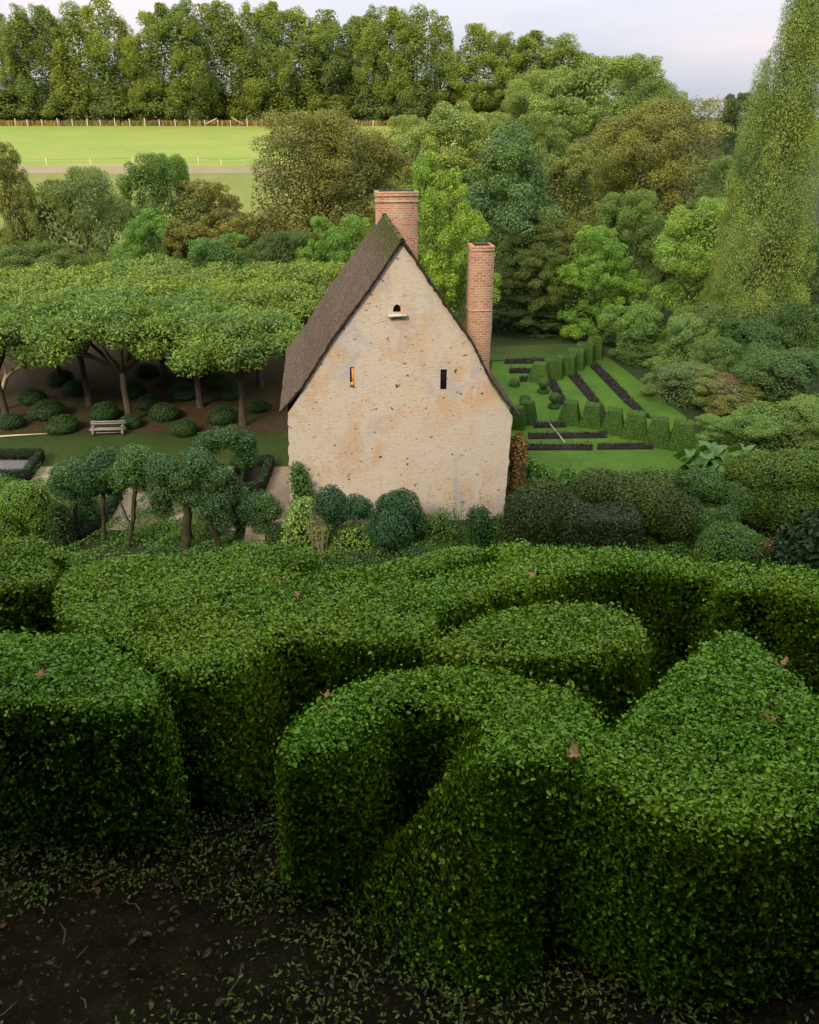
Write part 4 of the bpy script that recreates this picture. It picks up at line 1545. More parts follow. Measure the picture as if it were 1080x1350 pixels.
def edged_bed(corners, label, seed, fill):
    pts = np.array([onz(*c, G)[:2] for c in corners])
    c = pts.mean(0)
    root = thing('edged_bed', label, 'garden bed', (c[0], c[1], G), 0, 'box-edged beds on the gravel')
    q = pts - c
    rng = np.random.default_rng(seed)
    Geo().add([(a[0] * .97, a[1] * .97, .04) for a in q], [list(range(len(q)))]).build('soil', M[fill], root)
    g = Geo()
    n = len(q)
    for k in range(n):
        s, e = q[k], q[(k + 1) % n]
        ln = np.linalg.norm(e - s)
        ang = math.atan2(e[1] - s[1], e[0] - s[0])
        g.box((*((s + e) / 2), .23), (ln + .1, .22, .44), 1, ang)
        m = int(ln * 500)
        t = rng.random(m)[:, None]
        side = rng.choice([-1, 0, 1], m)
        off = np.where(side == 0, rng.uniform(-.15, .15, m), side * .15)
        hz = np.where(side == 0, .48, rng.uniform(0, .48, m))
        nv = np.array([-(e - s)[1], (e - s)[0]]) / ln
        P = np.column_stack([s * (1 - t) + e * t + nv * off[:, None], hz + rng.uniform(-.03, .02, m)])
        N = np.column_stack([nv[0] * side, nv[1] * side, (side == 0) * 1.0])
        v, f, rn = leaves(P, N, np.full(m, .06), rng, .5, .55)
        g.add(v, f, 0, rn)
    colr(g.build('box_edging', [M['topiary_leaf'], M['core']], root), (0.018, 0.045, 0.014))


edged_bed([(-60, 636), (36, 634), (56, 606), (-60, 606)], 'box-edged grey bed cut by the left edge at the lawn border', 401, 'grey_gravel')
edged_bed([(316, 652), (344, 652), (358, 614), (322, 616)], 'small box-edged bed beside the gravel left of the cottage', 402, 'soil')
edged_bed([(108, 712), (132, 700), (158, 658), (122, 656), (96, 690)], 'box-edged grey bed glimpsed between the topiary stems', 403, 'grey_gravel')

# ------------------------------------------------------------------ trees
def crown_geo(kind, Hh, Wd, leaf, nleaf, seed, nclump=70, z0=0.15, cr_r=(0.16, 0.26), spread=0.55, droop=0.0, flat=0.75, inner=0.12, aspect=0.55):
    """clumps of leaves spread through an uneven envelope"""
    rng = np.random.default_rng(seed)
    Rr = Wd / 2

    def env(z):                              # crown radius at relative height
        t = (z - z0) / (1 - z0)
        t = np.clip(t, 0, 1)
        if kind == 'round':
            return np.sqrt(np.clip(1 - ((t - .42) / .60) ** 2, 0, 1))
        if kind == 'tall':
            return np.sqrt(np.clip(1 - ((t - .38) / .64) ** 2, 0, 1)) * (1 - .25 * t)
        if kind == 'column':
            return np.clip(.55 + .45 * np.sin(t * 3.0 + .3), 0, 1) * np.sqrt(np.clip(1 - ((t - .45) / .57) ** 4, 0, 1))
        if kind == 'spire':
            return np.clip(1.0 - .80 * t ** 1.5, .12, 1) * np.clip(t * 6 + .5, 0, 1) * np.clip((1.02 - t) * 8, 0, 1)
        return np.sqrt(np.clip(1 - ((t - .3) / .72) ** 2, 0, 1))
    ctr, rad = [], []
    lobes = []
    nl = max(6, nclump // 8)
    while len(lobes) < nl:
        z = rng.uniform(z0, .95)
        e = env(z)
        if rng.random() > e + .1:
            continue
        a = rng.uniform(0, 2 * np.pi)
        lr = rng.uniform(.26, .44) * Rr
        d = max(0, e * Rr * math.sqrt(rng.uniform(.3, 1)) * (1 + .14 * math.sin(3 * a + seed)) - lr * .7)
        lobes.append((np.array([d * math.cos(a), d * math.sin(a), min(z * Hh, Hh - lr * flat)]), lr))
    while len(ctr) < nclump:
        lc, lr = lobes[rng.integers(nl)]
        u = rng.standard_normal(3)
        u /= np.linalg.norm(u)
        o_ = np.array([lc[0], lc[1], .35 * Rr])
        u = u + .7 * o_ / (np.linalg.norm(o_) + 1e-6)
        u /= np.linalg.norm(u)
        cr0 = rng.uniform(*cr_r) * Rr * .8
        c = lc + u * lr * np.array([1, 1, flat * 1.15]) * rng.uniform(.7, 1.05)
        c[2] = np.clip(c[2], z0 * Hh, Hh - cr0 * flat * .9)
        ctr.append(tuple(c))
        rad.append((cr0, cr0, cr0 * flat))
    ctr, rad = np.array(ctr), np.array(rad)
    area = (rad[:, 0] ** 2)
    cnt = (nleaf * area / area.sum()).astype(int)
    P, N = [], []
    for c, r, n in zip(ctr, rad, cnt):
        u = nrm(rng.standard_normal((n, 3)) + np.array([0, 0, .25]))
        k = rng.uniform(.55, 1.08, n) ** .7
        bumpy = 1 + .18 * np.sin(5 * u[:, 0] + 3 * u[:, 1] + c[0]) * np.cos(4 * u[:, 2] - 3 * u[:, 1] + c[1])
        P.append(c + u * r * (k * bumpy)[:, None])
        N.append(u + np.array([0, 0, .25]))
    P, N = np.concatenate(P), nrm(np.concatenate(N))
    g = Geo()
    v, f, rn = leaves(P, N, np.full(len(P), leaf), rng, spread, aspect, False, droop)
    g.add(v, f, 0, rn)
    n = int(nleaf * inner)
    z = rng.uniform(z0, .92, n)
    a = rng.uniform(0, 2 * np.pi, n)
    d = np.sqrt(rng.random(n)) * .68 * env(z) * Rr
    Pi = np.stack([d * np.cos(a), d * np.sin(a), z * Hh], 1)
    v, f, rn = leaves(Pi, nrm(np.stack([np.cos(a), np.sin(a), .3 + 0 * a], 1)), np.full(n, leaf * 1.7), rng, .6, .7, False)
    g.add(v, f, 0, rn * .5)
    return g, ctr


def trunk_geo(Hh, Wd, ctr, seed, r0, z0, nb=10, top=.8):
    rng = np.random.default_rng(seed + 7)
    g = Geo()
    n = 7
    z = np.linspace(0, Hh * top, n)
    pts = np.stack([.02 * Wd * rng.standard_normal(n) * (z > 0), .02 * Wd * rng.standard_normal(n) * (z > 0), z], 1)
    rr = r0 * (1 - .85 * (z / z[-1])) * np.where(z == 0, 1.35, 1)
    g.tube(np.concatenate([[pts[0] - np.array([0, 0, .3])], pts]), np.concatenate([[rr[0] * 1.1], rr]), 9)
    for k in rng.choice(len(ctr), min(nb, len(ctr)), replace=False):
        c = ctr[k]
        zz = min(max(z0 * Hh * .7, c[2] * .55), Hh * top * .9)
        s = np.array([np.interp(zz, z, pts[:, 0]), np.interp(zz, z, pts[:, 1]), zz])
        m_ = s * .45 + c * .55 + np.array([0, 0, -.04 * Hh])
        q = r0 * (1 - .85 * zz / z[-1]) * .55
        g.tube([s, m_, c], [q, q * .6, q * .2], 6)
    return g


PROTO = {}


def proto(key, kind, Hh, Wd, leaf, nleaf, seed, mat='leaf', r0=None, trunk=True, **kw):
    g, ctr = crown_geo(kind, Hh, Wd, leaf, nleaf, seed, **kw)
    cm = g.mesh('crown', [M[mat]])
    tm = trunk_geo(Hh, Wd, ctr, seed, r0 or Hh * .022, kw.get('z0', .15)).mesh('trunk', [M['bark']], True) if trunk else None
    V = np.concatenate(g.v)
    w = np.percentile(np.abs(V[:, 0]), 99) * 2
    PROTO[key] = (cm, tm, np.percentile(V[:, 2], 99.8), w)


proto('round_a', 'round', 11, 11, .105, 170000, 501, nclump=300, z0=.06, cr_r=(.11, .21), inner=.12)
proto('round_b', 'round', 11, 11, .15, 90000, 502, nclump=190, z0=.05, cr_r=(.12, .22), inner=.05)
proto('round_c', 'round', 10, 9, .125, 95000, 503, nclump=260, z0=.05, cr_r=(.09, .18), inner=.05)
proto('tall_a', 'tall', 13, 9, .15, 85000, 504, nclump=200, z0=.05, cr_r=(.14, .24), inner=.05)
proto('tall_b', 'tall', 13, 9, .14, 85000, 505, nclump=240, z0=.04, cr_r=(.11, .21), inner=.05)
proto('willow', 'round', 9, 11, .16, 90000, 506, nclump=230, z0=.03, cr_r=(.11, .2), droop=.5, aspect=.3, spread=.9, inner=.06)
proto('spire', 'spire', 20, 9, .095, 190000, 507, nclump=460, z0=.03, cr_r=(.11, .24), flat=1.4, inner=.12, spread=.6)
for k in range(5):
    proto('hill_%d' % k, 'column', 24, 9, .25, 38000, 520 + k, 'far_leaf', .22, nclump=150, z0=.04, cr_r=(.11, .26), flat=1.75, inner=.10)
for k in range(3):
    proto('bush_%d' % k, 'dome', 4, 6, .105, 45000, 540 + k, 'leaf', .08, True, nclump=130, z0=.0, cr_r=(.13, .25), flat=.7, inner=.12, spread=.75)
proto('hillbush', 'dome', 7, 9, .36, 7000, 550, 'far_leaf', .15, True, nclump=50, z0=.0, cr_r=(.2, .36), inner=.15)


def tree(name, label, key, x, ytop, hw, Y, col, autumn=0.0, cat='tree', group=None, rz=0.0, zb=None, hmin=0.0):
    cm, tm, ph, pw_ = PROTO[key]
    top = at(x, ytop, Y)
    z = H1(top[0], Y) if zb is None else zb
    hh = top[2] - z
    w = 2.2 * hw * pxm(Y, .5 * (top[2] + z))
    root = thing(name, label, cat, (top[0], Y, z - .05), rz, group)
    root.scale = (w / pw_, w / pw_, hh / ph)
    if tm:
        link('trunk', tm, root)
    g_ = (col[0] + col[1] + col[2]) / 3
    col = [.95 * q + .05 * g_ for q in (col[0] * 1.12, col[1], col[2] * .9)]
    colr(link('crown', cm, root), col, autumn, 1.75)
    return root


OLIVE, BLUE = (0.085, 0.112, 0.024), (0.045, 0.095, 0.034)
tree('broad_oak_tree', 'large round oak turning orange at its top right, left of the cottage ridge', 'round_a', 412, 146, 98, 66, (0.072, 0.088, 0.019), .22, rz=1.2)
tree('olive_tree_edge', 'olive-green tree cut by the left edge above the orchard', 'tall_b', 2, 188, 32, 58, OLIVE, .15, rz=.4)
tree('willow_tree', 'grey-green fluffy willow left of the dark green valley tree', 'willow', 84, 221, 68, 60, (0.075, 0.115, 0.035), .1, rz=2)
tree('valley_tree', 'dark green bushy valley tree left of the brownish one', 'round_b', 196, 203, 58, 66, (0.045, 0.095, 0.018), .1, rz=1)
tree('valley_tree', 'brownish olive tree right of the dark green valley tree', 'round_c', 262, 238, 58, 64, (0.085, 0.10, 0.025), .3, rz=3)
tree('valley_tree', 'bright green young tree in front of the dark green valley tree', 'tall_b', 184, 276, 40, 54.5, (0.055, 0.13, 0.026), 0, rz=2)
tree('valley_tree', 'low green tree filling the gap left of the oak above the orchard', 'round_c', 282, 312, 56, 56, (0.05, 0.115, 0.025), 0, rz=5)
tree('valley_tree', 'low olive tree behind the left end of the orchard', 'round_b', 58, 318, 66, 55.5, (0.05, 0.09, 0.02), .1, rz=4)
tree('valley_tree', 'small green tree squeezed between the oak and the cottage roof', 'round_c', 452, 284, 46, 55, (0.065, 0.145, 0.022), 0, rz=1)
tree('valley_tree', 'low dark tree below the oak beside the orchard canopy', 'round_b', 372, 306, 48, 56, (0.035, 0.07, 0.018), .05, rz=2)
tree('yellow_green_tree', 'fresh yellow-green tree standing right behind the ridge chimney', 'tall_b', 578, 202, 58, 47, (0.085, 0.16, 0.018), .02, rz=4)
tree('pale_tree', 'pale green feathery tree beyond the yellow-green one', 'tall_a', 590, 136, 56, 86, (0.10, 0.155, 0.035), .06, rz=2)
tree('pale_tree', 'pale green low tree left of the feathery tree, right of the oak', 'round_c', 538, 152, 40, 92, (0.09, 0.145, 0.035), .06, rz=2)
tree('blue_green_tree', 'dense blue-green tree rising behind the slender chimney', 'tall_a', 682, 163, 62, 58, BLUE, .02, rz=.5)
tree('olive_tree', 'olive tree right of the blue-green tree', 'tall_b', 748, 190, 56, 66, (0.075, 0.105, 0.022), .2, rz=.9)
tree('turning_tree', 'dark tree with a few yellow leaves at the foot of the blue-green tree', 'tall_b', 706, 282, 50, 55, (0.042, 0.07, 0.016), .34, rz=3)
tree('light_green_tree', 'tall yellowish green tree on the skyline above the olive tree', 'round_b', 796, 74, 86, 100, (0.08, 0.135, 0.028), .1, rz=1)
tree('light_green_tree', 'green skyline tree just left of the big brownish tree', 'round_a', 850, 104, 56, 96, (0.065, 0.12, 0.026), .1, rz=2)
tree('light_green_tree', 'pale green tree on the skyline between the tall row and the yellowish green tree', 'round_a', 735, 92, 60, 108, (0.085, 0.135, 0.03), .06, rz=5)
tree('pale_tree', 'pale tree closing the end of the meadow behind the blue-green tree', 'round_b', 652, 148, 48, 94, (0.085, 0.135, 0.03), .08, rz=3)
tree('mid_tree', 'mid-green tree behind the blue-green tree and left of the olive tree', 'round_c', 712, 150, 52, 88, (0.065, 0.11, 0.026), .1, rz=2)
tree('mid_tree', 'green tree at the right end of the skyline behind the slim poplar', 'round_b', 1045, 118, 46, 92, (0.06, 0.10, 0.026), .05, rz=2)
tree('mid_tree', 'green tree filling the dip between the brownish tree and the slim poplar', 'round_c', 970, 205, 44, 66, (0.06, 0.11, 0.028), .05, rz=4)
tree('brownish_tree', 'big brownish tree turning rust on the right skyline', 'round_a', 888, 130, 90, 76, (0.078, 0.098, 0.022), .2, rz=4)
tree('ivy_clad_tree', 'rounded bright green ivy-clad tree behind the back yew row', 'round_c', 786, 299, 52, 53.5, (0.065, 0.145, 0.02), .04, rz=2)
tree('mid_tree', 'mid-green tree between the ivy-clad tree and the light spreading tree', 'round_b', 846, 252, 54, 60, (0.05, 0.10, 0.022), .12, rz=3)
tree('spreading_tree', 'light green spreading tree below the big brownish tree', 'round_b', 944, 262, 68, 54, (0.085, 0.165, 0.03), .02, rz=1)
tree('spire_tree', 'tall pale green poplar rising out of the frame at the right edge', 'spire', 1084, -80, 58, 46, (0.085, 0.14, 0.035), .06, 'tree', rz=1)
tree('spire_tree', 'slim poplar stem left of the tall right-edge poplar', 'spire', 1012, 80, 30, 50, (0.075, 0.13, 0.032), .06, 'tree', rz=3)
tree('dark_tree', 'dark tree on the skyline left of the slim poplar', 'round_b', 985, 122, 30, 110, (0.03, 0.06, 0.018), 0, rz=3)
tree('mid_tree', 'deep green tree under the tall poplar at the right edge', 'round_b', 1062, 300, 60, 48, (0.035, 0.075, 0.02), .05, rz=3)
tree('mid_tree', 'dark shrubby tree closing the view behind the far bed strip', 'round_b', 668, 385, 48, 54.5, (0.03, 0.06, 0.016), .15, rz=1)
tree('mid_tree', 'dark shrubby tree under the ivy-clad tree', 'round_c', 728, 408, 40, 54.5, (0.028, 0.056, 0.016), .1, rz=2)

# shrubs of the bank
BANK = [('feathery pale-green shrub arching over the far end of the lawn', 850, 398, 46, 47, 'bush_0', (0.06, 0.125, 0.035), 0, 466),
        ('pale shrub with drooping sprays right of the arching feathery one', 915, 414, 42, 45, 'bush_1', (0.075, 0.14, 0.04), 0, 480),
        ('dark green rounded shrub high on the bank under the poplar', 1000, 420, 56, 43, 'bush_2', (0.028, 0.068, 0.022), 0, 520),
        ('dark shrub at the right edge beside the dark rounded one', 1066, 402, 44, 42, 'bush_0', (0.03, 0.068, 0.02), 0, 500),
        ('grey-green shrub in the middle of the bank beside the lawn', 912, 480, 46, 39.5, 'bush_2', (0.055, 0.10, 0.032), .08, 560),
        ('mixed brownish shrub above the giant-leaved plant', 966, 500, 48, 37.5, 'bush_1', (0.075, 0.10, 0.035), .2, 570),
        ('leafy green shrub right of the giant-leaved plant', 1010, 532, 52, 33.5, 'bush_0', (0.06, 0.125, 0.035), .05, 600),
        ('yellowish shrub at the right edge above the flat-topped hedge', 1066, 528, 42, 33, 'bush_2', (0.07, 0.125, 0.03), .12, 600),
        ('low green shrub at the lower lawn corner behind the last yew', 955, 552, 34, 34.5, 'bush_2', (0.05, 0.11, 0.03), 0, 590),
        ('dark shrub hiding the far end of the lawn under the ivy-clad tree', 820, 432, 26, 50.5, 'bush_1', (0.03, 0.07, 0.022), .05, 470),
        ('tall light shrub in front of the dark bank shrubs', 938, 396, 40, 46, 'bush_0', (0.065, 0.12, 0.03), .08, 470),
        ('spreading dark shrub on the bank above the yellowish edge shrub', 1030, 462, 62, 38.5, 'bush_2', (0.032, 0.072, 0.022), 0, 520),
        ('small green shrub where the bank meets the far right corner of the lawn', 846, 448, 32, 46.5, 'bush_2', (0.045, 0.095, 0.026), .05, 520),
        ('rounded pale shrub leaning over the right edge of the lawn', 880, 472, 30, 43.0, 'bush_0', (0.062, 0.12, 0.034), .05, 520),
        ('low shrub at the lawn edge before the grey-green one', 912, 512, 26, 40.0, 'bush_1', (0.05, 0.10, 0.028), .05, 520),
        ('mid-green shrub on the bank left of the dark rounded one', 952, 446, 40, 41, 'bush_1', (0.045, 0.09, 0.025), .08, 500)]
for k, (l, x, yt, hw, Y, key, col, au, _) in enumerate(BANK):
    tree('bank_shrub', l, key, x, yt, hw, Y, col, au, 'shrub', 'shrubs on the bank right of the parterre', rz=k * 1.3)
tree('rusty_shrub', 'dry reddish-brown shrub patch on the bank above the leafy shrub', 'bush_1', 962, 492, 34, 38.2, (0.085, 0.07, 0.045), .15, 'shrub', rz=2)

# orchard with a flat joined canopy
def umbrella(seed):
    rng = np.random.default_rng(seed)
    bl = []
    for k in range(44):
        a = rng.uniform(0, 2 * np.pi)
        d = math.sqrt(rng.random()) * 2.45
        r = rng.uniform(.3, .72)
        bl.append(((d * math.cos(a), d * math.sin(a), 4.75 + rng.uniform(-.5, .38) - .07 * d * d - (rng.uniform(0, .35) if d > 2 else 0)), (r, r, r * .72)))
    P, N = blob_pts(bl, 430, rng, .85)
    P = P + N * rng.uniform(-.35, .26, len(P))[:, None]
    g = Geo()
    v, f, rn = leaves(P, nrm(N + np.array([0, 0, .5])), np.full(len(P), .16), rng, .8, .32, False, .5)
    g.add(v, f, 0, rn)
    for c, r in bl[:22]:
        n = 60
        u = nrm(rng.standard_normal((n, 3)))
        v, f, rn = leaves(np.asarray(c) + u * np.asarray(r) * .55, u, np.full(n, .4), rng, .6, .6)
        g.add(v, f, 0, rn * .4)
    t = Geo()
    t.tube([(0, 0, -.2), (0.03, 0, .6), (-.03, .05, 1.6), (0, 0, 2.5)], [.17, .13, .11, .10], 9)
    for c, r in bl[:9]:
        t.tube([(0, 0, 2.3), (c[0] * .45, c[1] * .45, 3.2), c], [.11, .08, .03], 6)
    return g.mesh('crown', [M['leaf']]), t.mesh('trunk', [M['bark']], True)


UM = [umbrella(601), umbrella(602), umbrella(603)]
ORCH = [(-19.0, 36.6, 'front-row orchard tree cut by the left edge'), (-13.1, 36.4, 'orchard tree with a pale mottled trunk right behind the bench'),
        (-7.7, 35.9, 'rightmost front orchard tree beside the cottage eave'), (-15.9, 38.9, 'orchard tree with a dark slim trunk left of the bench'),
        (-10.3, 38.6, 'orchard tree on a thin trunk between the bench and the cottage'), (-21.5, 39.5, 'orchard tree far left above the leaning branches'),
        (-18.6, 42.2, 'second-row orchard tree at the left, its canopy merging behind the dark trunk'), (-13.0, 42.4, 'middle-row orchard tree behind the mottled trunk'),
        (-7.9, 42.0, 'middle-row orchard tree beside the cottage roof'), (-16.0, 46.2, 'back-row orchard tree with a yellowish canopy at the left'),
        (-10.8, 46.0, 'back-row orchard tree in the centre of the canopy'), (-6.0, 46.2, 'back-row orchard tree closest to the cottage roof'),
        (-22.0, 45.6, 'back-row orchard tree at the far left')]
for k, (x, y, l) in enumerate(ORCH):
    root = thing('orchard_tree', l, 'tree', (x, y, G), k * 2.1, 'flat-canopied orchard trees')
    s = (1.24 if k < 5 else 1.40) + .06 * math.sin(k * 3)
    root.scale = (s, s, (1.0, 1.07, .98, 1.05)[k % 4])
    cm, tm = UM[k % 3]
    link('trunk', tm, root)
    c = (0.082, 0.140, 0.026) if k < 5 else (0.10, 0.15, 0.024)
    if 'yellowish' in l:
        c = (0.10, 0.155, 0.025)
    colr(link('crown', cm, root), c, .03, 1.35)

# treeline on the hill
random.seed(21)
ORD = ['first', 'second', 'third', 'fourth', 'fifth', 'sixth', 'seventh', 'eighth', 'ninth', 'tenth', 'eleventh', 'twelfth', 'thirteenth', 'fourteenth', 'fifteenth',
       'sixteenth', 'seventeenth', 'eighteenth', 'nineteenth', 'twentieth', 'twenty-first', 'twenty-second', 'twenty-third', 'twenty-fourth', 'twenty-fifth']
TL = [(-8, 18, 24), (22, 6, 26), (58, 8, 26), (96, 4, 30), (132, 2, 30), (160, 40, 18), (178, 44, 20), (204, 4, 28), (236, -2, 30), (268, 8, 26), (298, 2, 30), (330, 6, 28),
      (362, 2, 30), (398, 10, 28), (430, 16, 28), (462, 22, 24), (490, 8, 26), (520, 10, 28), (552, 8, 26), (582, 24, 22), (630, 30, 34), (668, 42, 26), (700, 40, 32), (742, 44, 30), (772, 72, 26)]
for k, (x, yt, hw) in enumerate(TL):
    g_ = random.uniform(-.012, .012)
    tree('hilltop_tree', 'tall hilltop tree above the meadow, %s from the left in the skyline row' % ORD[k], 'hill_%d' % (k % 5), x, yt, hw * 1.2,
         196 + random.uniform(-3, 5), (0.102 + g_, 0.150 + g_, 0.038), .0, 'tree', 'tall trees of the skyline row', rz=k * 1.7)
HB = [(-6, 118), (40, 112), (92, 120), (150, 116), (190, 108), (230, 118), (290, 122), (350, 108), (400, 118), (450, 124), (500, 118), (550, 120), (600, 110), (650, 112), (700, 112), (748, 116)]
for k, (x, yt) in enumerate(HB):
    tree('hilltop_bush', 'dense dark bush at the foot of the skyline row, %s from the left' % ORD[k], 'hillbush', x, yt, 34 + random.uniform(-6, 6), 194 + random.uniform(0, 6),
         (0.08, 0.115, 0.03), .0, 'bush', 'bushes under the skyline trees', rz=k)

# fences on the meadow
def fence(name, label, pts, hh, th, mat, extra=None):
    p0 = at(pts[0][0], pts[0][1], pts[0][2])
    root = thing(name, label, 'fence', (p0[0], p0[1], H1(p0[0], p0[1])))
    o0 = np.array(root.location)
    tops = []
    rng = np.random.default_rng(77)
    for (x, y, Y) in pts:
        p = at(x, y, Y)
        z = H1(p[0], Y)
        q = np.array([p[0], Y, z]) - o0
        h = hh * rng.uniform(.85, 1.15)
        Geo().tube([q - np.array([0, 0, .2]), q + np.array([rng.uniform(-.06, .06), 0, h])], [th, th * .9], 6).build('post', mat, root)
        tops.append(q + np.array([0, 0, h * .85]))
    Geo().tube(tops, .009, 4).tube([t - np.array([0, 0, hh * .4]) for t in tops], .009, 4).build('wire', M['timber'], root)
    for (xa, ya, xb, yb, Y) in (extra or []):
        Geo().tube([at(xa, ya, Y) - o0, at(xb, yb, Y) - o0], [.10, .10], 6).build('brace', mat, root)
    return root


M['post'] = simple_mat('post_wood', (0.42, 0.30, 0.18), (0.62, 0.50, 0.34), 2)
xs = [20, 36, 55, 76, 95, 115, 132, 151, 171, 191, 210, 231, 250, 270, 287, 304, 326, 345, 363, 385, 405, 425, 446, 470, 492, 515, 536]
fence('meadow_fence', 'wooden post fence with two braces along the top of the meadow', [(x, 160, 186.0) for x in xs], 1.4, .095, M['post'],
      [(272, 163, 286, 156, 185.8), (305, 155, 321, 164, 185.8)])
xs = [4, 62, 120, 176, 232, 262, 292, 340, 372]
fence('track_fence', 'sparse post fence beside the earthen track below the meadow', [(x, 218, 112.2) for x in xs], 1.0, .07, M['post'])

# ------------------------------------------------------------------ terrace floor litter
def litter():
    rng = np.random.default_rng(5)
    n = 16000
    X, Y = rng.uniform(-2.6, 2.6, n), rng.uniform(.5, 3.2, n)
    P = np.column_stack([X, Y, height(X, Y) + .012 + .012 * rng.random(n)])
    v, f, rn = leaves(P, np.tile((0, 0, 1.0), (n, 1)), rng.choice([.006, .010, .016, .030], n, p=[.4, .35, .2, .05]), rng, .5, .5, True)
    o = Geo().add(v, f, 0, rn).build('leaf_litter', M['litter'])
    tag(o, 'brown dead leaves and chips strewn over the dark terrace path', 'leaf litter', None, 'stuff')
    g = Geo()
    for k in range(420):
        x, y = rng.uniform(-2.4, 2.2), rng.uniform(.5, 2.4)
        s = rng.uniform(.003, .010)
        g.ico((x, y, H1(x, y) + s * .3), (s * rng.uniform(.8, 1.6), s * rng.uniform(.7, 1.1), s * .55), 0, 1)
    o = g.build('pebbles', simple_mat('pebble_stone', (0.025, 0.02, 0.016), (0.09, 0.072, 0.055), 30, .9, .05), None, True)
    tag(o, 'small grey pebbles on the dark terrace path', 'pebbles', None, 'stuff')
    tw = Geo()
    for k in range(150):
        x, y, a = rng.uniform(-2, 1.8), rng.uniform(.7, 2.3), rng.uniform(0, 3.1)
        l_ = rng.uniform(.02, .09)
        z_ = H1(x, y) + .022
        tw.tube([(x, y, z_), (x + l_ * .5 * math.cos(a), y + l_ * .5 * math.sin(a), z_ + .006), (x + l_ * math.cos(a + .3), y + l_ * math.sin(a + .3), z_)], [.0022, .002, .001], 4)
    tag(tw.build('twigs', M['bark']), 'thin broken twigs scattered on the dark terrace path', 'twigs', None, 'stuff')
    # small weeds
    P, N = [], []
    for k in range(2400):
        x, y = rng.uniform(-2.2, 1.6), rng.uniform(.6, 2.2)
        if math.sin(3.1 * x + 1) * math.cos(4.3 * y) < -.45:
            continue
        m = rng.integers(6, 22)
        q = np.column_stack([x + .035 * rng.standard_normal(m), y + .035 * rng.standard_normal(m), np.full(m, H1(x, y)) + .012 + .03 * rng.random(m)])
        P.append(q)
        N.append(nrm(rng.standard_normal((m, 3)) * .5 + np.array([0, 0, 1])))
    for k in range(60):
        x, y = rng.uniform(-1.35, -.78), rng.uniform(.62, 1.02)
        m = 26
        P.append(np.column_stack([x + .05 * rng.standard_normal(m), y + .04 * rng.standard_normal(m), np.full(m, H1(x, y)) + .02 + .05 * rng.random(m)]))
        N.append(nrm(rng.standard_normal((m, 3)) * .5 + np.array([0, 0, 1])))
    P, N = np.concatenate(P), np.concatenate(N)
    v, f, rn = leaves(P, N, np.full(len(P), .015), rng, .5, .4, True)
    o = colr(Geo().add(v, f, 0, rn).build('weeds', M['box_leaf']), (0.055, 0.10, 0.014))
    tag(o, 'small green weeds sprouting along the terrace path', 'weeds', None, 'stuff')


M['litter'] = simple_mat('dead_leaf', (0.020, 0.013, 0.007), (0.085, 0.055, 0.026), 40, .9, .05)
M['fallen'] = simple_mat('fallen_leaf', (0.20, 0.095, 0.035), (0.32, 0.20, 0.09), 30, .8, .1)
litter()
FL = [(703, 762, 'pale curled fallen leaf on the back hedge', 1.3), (755, 1000, 'reddish fallen leaf in the crease of the near hedge', 1.0), (437, 943, 'brown fallen leaf on the curled lobe of the near hedge', .9),
      (428, 922, 'dark brown fallen leaf at the back rim of the near hedge lobe', .8), (1014, 953, 'tan fallen leaf on the wedge of the near hedge', .9), (1030, 878, 'tan fallen leaf near the tip of the near hedge wedge', .8),
      (395, 790, 'orange-brown fallen leaf on the broad middle hedge', 1.0), (57, 893, 'brown fallen leaf on the blocky left hedge', .8)]
for k, (x, y, l, s) in enumerate(FL):
    p2 = on_top(x, y)
    z = ztop(p2[1]) + .022
    rng = np.random.default_rng(700 + k)
    a = np.linspace(0, 2 * np.pi, 14, endpoint=False)
    rr = .013 * s * (1 + .12 * np.cos(5 * a) + .08 * rng.standard_normal(14))
    ring = np.stack([rr * np.cos(a) * 1.9, rr * np.sin(a), .010 * np.cos(2 * a) + .004 * rng.standard_normal(14)], 1)
    V = np.concatenate([[[0, 0, -.006]], ring])
    q = np.arange(14)
    o = Geo().add(V, np.stack([np.zeros(14, int), 1 + q, 1 + (q + 1) % 14], 1)).build('fallen_leaf', M['fallen'])
    o.location = (p2[0], p2[1], z)
    o.rotation_euler = (rng.uniform(-.5, .5), rng.uniform(-.5, .5), rng.uniform(0, 6))
    tag(o, l, 'leaf', 'fallen leaves on the hedges')


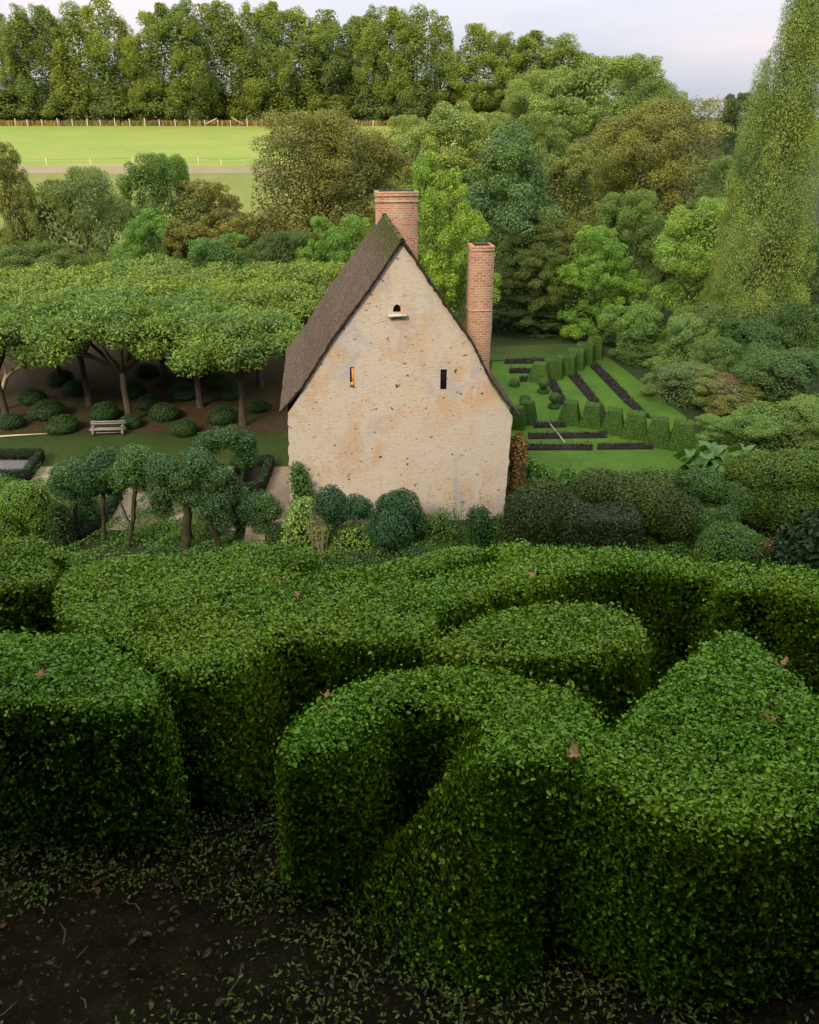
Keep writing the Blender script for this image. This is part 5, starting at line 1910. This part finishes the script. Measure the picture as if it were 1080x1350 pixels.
def ground_cover():
    """low leafy planting covering the beds between the terrace foot and the gravel"""
    rng = np.random.default_rng(61)
    n = 230000
    X, Y = rng.uniform(-17, 13, n), rng.uniform(19.5, 31.0, n)
    hh = .24 + .18 * np.sin(1.7 * X + .6 * Y) * np.cos(1.3 * Y - .8 * X) + .12 * np.sin(4.1 * X - 3.3 * Y)
    cov = np.sin(.9 * X + 1.1) + np.cos(1.4 * Y + .5 * X) + .6 * np.sin(2.3 * X + 1.9 * Y)
    edge = 30.6 + .25 * np.sin(1.9 * X) - 5.0 * smooth(-5.9, -5.0, X) + np.where(X > 4.5, .6, 0)
    XY = np.column_stack([X, Y])
    hole = np.zeros(n, bool)
    for cs in (((316, 726), (354, 726), (347, 688), (325, 688)), ((146, 696), (176, 696), (176, 660), (160, 655)), ((56, 640), (78, 640), (80, 606), (62, 606)), ((345, 660), (384, 664), (384, 618), (356, 618)), ((-40, 636), (40, 636), (58, 604), (-40, 604)), ((314, 654), (346, 654), (360, 612), (320, 612))):
        hole |= inside(XY, np.array([onz(*q, G)[:2] for q in cs]))
    keep = (Y < edge) & (hh > .05) & ~hole & ((cov > -.9) | (rng.random(n) < .35))
    X, Y, hh = X[keep], Y[keep], hh[keep]
    z = G + .03 + hh * np.sqrt(rng.random(len(X))) * 1.2
    v, f, rn = leaves(np.column_stack([X, Y, z]), np.tile((0, 0, 1.0), (len(X), 1)), np.full(len(X), .10), rng, .8, .42)
    o = Geo().add(v, f, 0, rn).build('ground_cover', M['leaf'])
    colr(o, (0.065, 0.145, 0.03), .05)
    tag(o, 'low mixed leafy planting covering the ground between the clipped shrubs', 'ground cover', None, 'stuff')


ground_cover()


def dead_branches():
    root = None
    p0 = onz(6, 512, G)
    g = Geo()
    rng = np.random.default_rng(91)
    q = [at(-12, 520, 38.0), at(8, 498, 38.0), at(24, 484, 38.0), at(44, 476, 38.0)]
    o0 = np.array([q[0][0], 38.0, G])
    q = [a - o0 for a in q]
    q[0][2] = -.1
    g.tube(q, [.14, .11, .07, .02], 7)
    for k, (i, x, y) in enumerate(((1, 20, 470), (1, 2, 470), (2, 40, 490), (2, 30, 466))):
        e = at(x, y, 38.0 + rng.uniform(-.5, .5)) - o0
        g.tube([q[i], (q[i] + e) / 2 + rng.uniform(-.1, .1, 3), e], [.06, .04, .012], 6)
    o = g.build('dead_branch', M['pale_wood'], None, True)
    o.location = o0
    tag(o, 'leaning bare pale branches under the orchard canopy at the left edge', 'branch')


dead_branches()
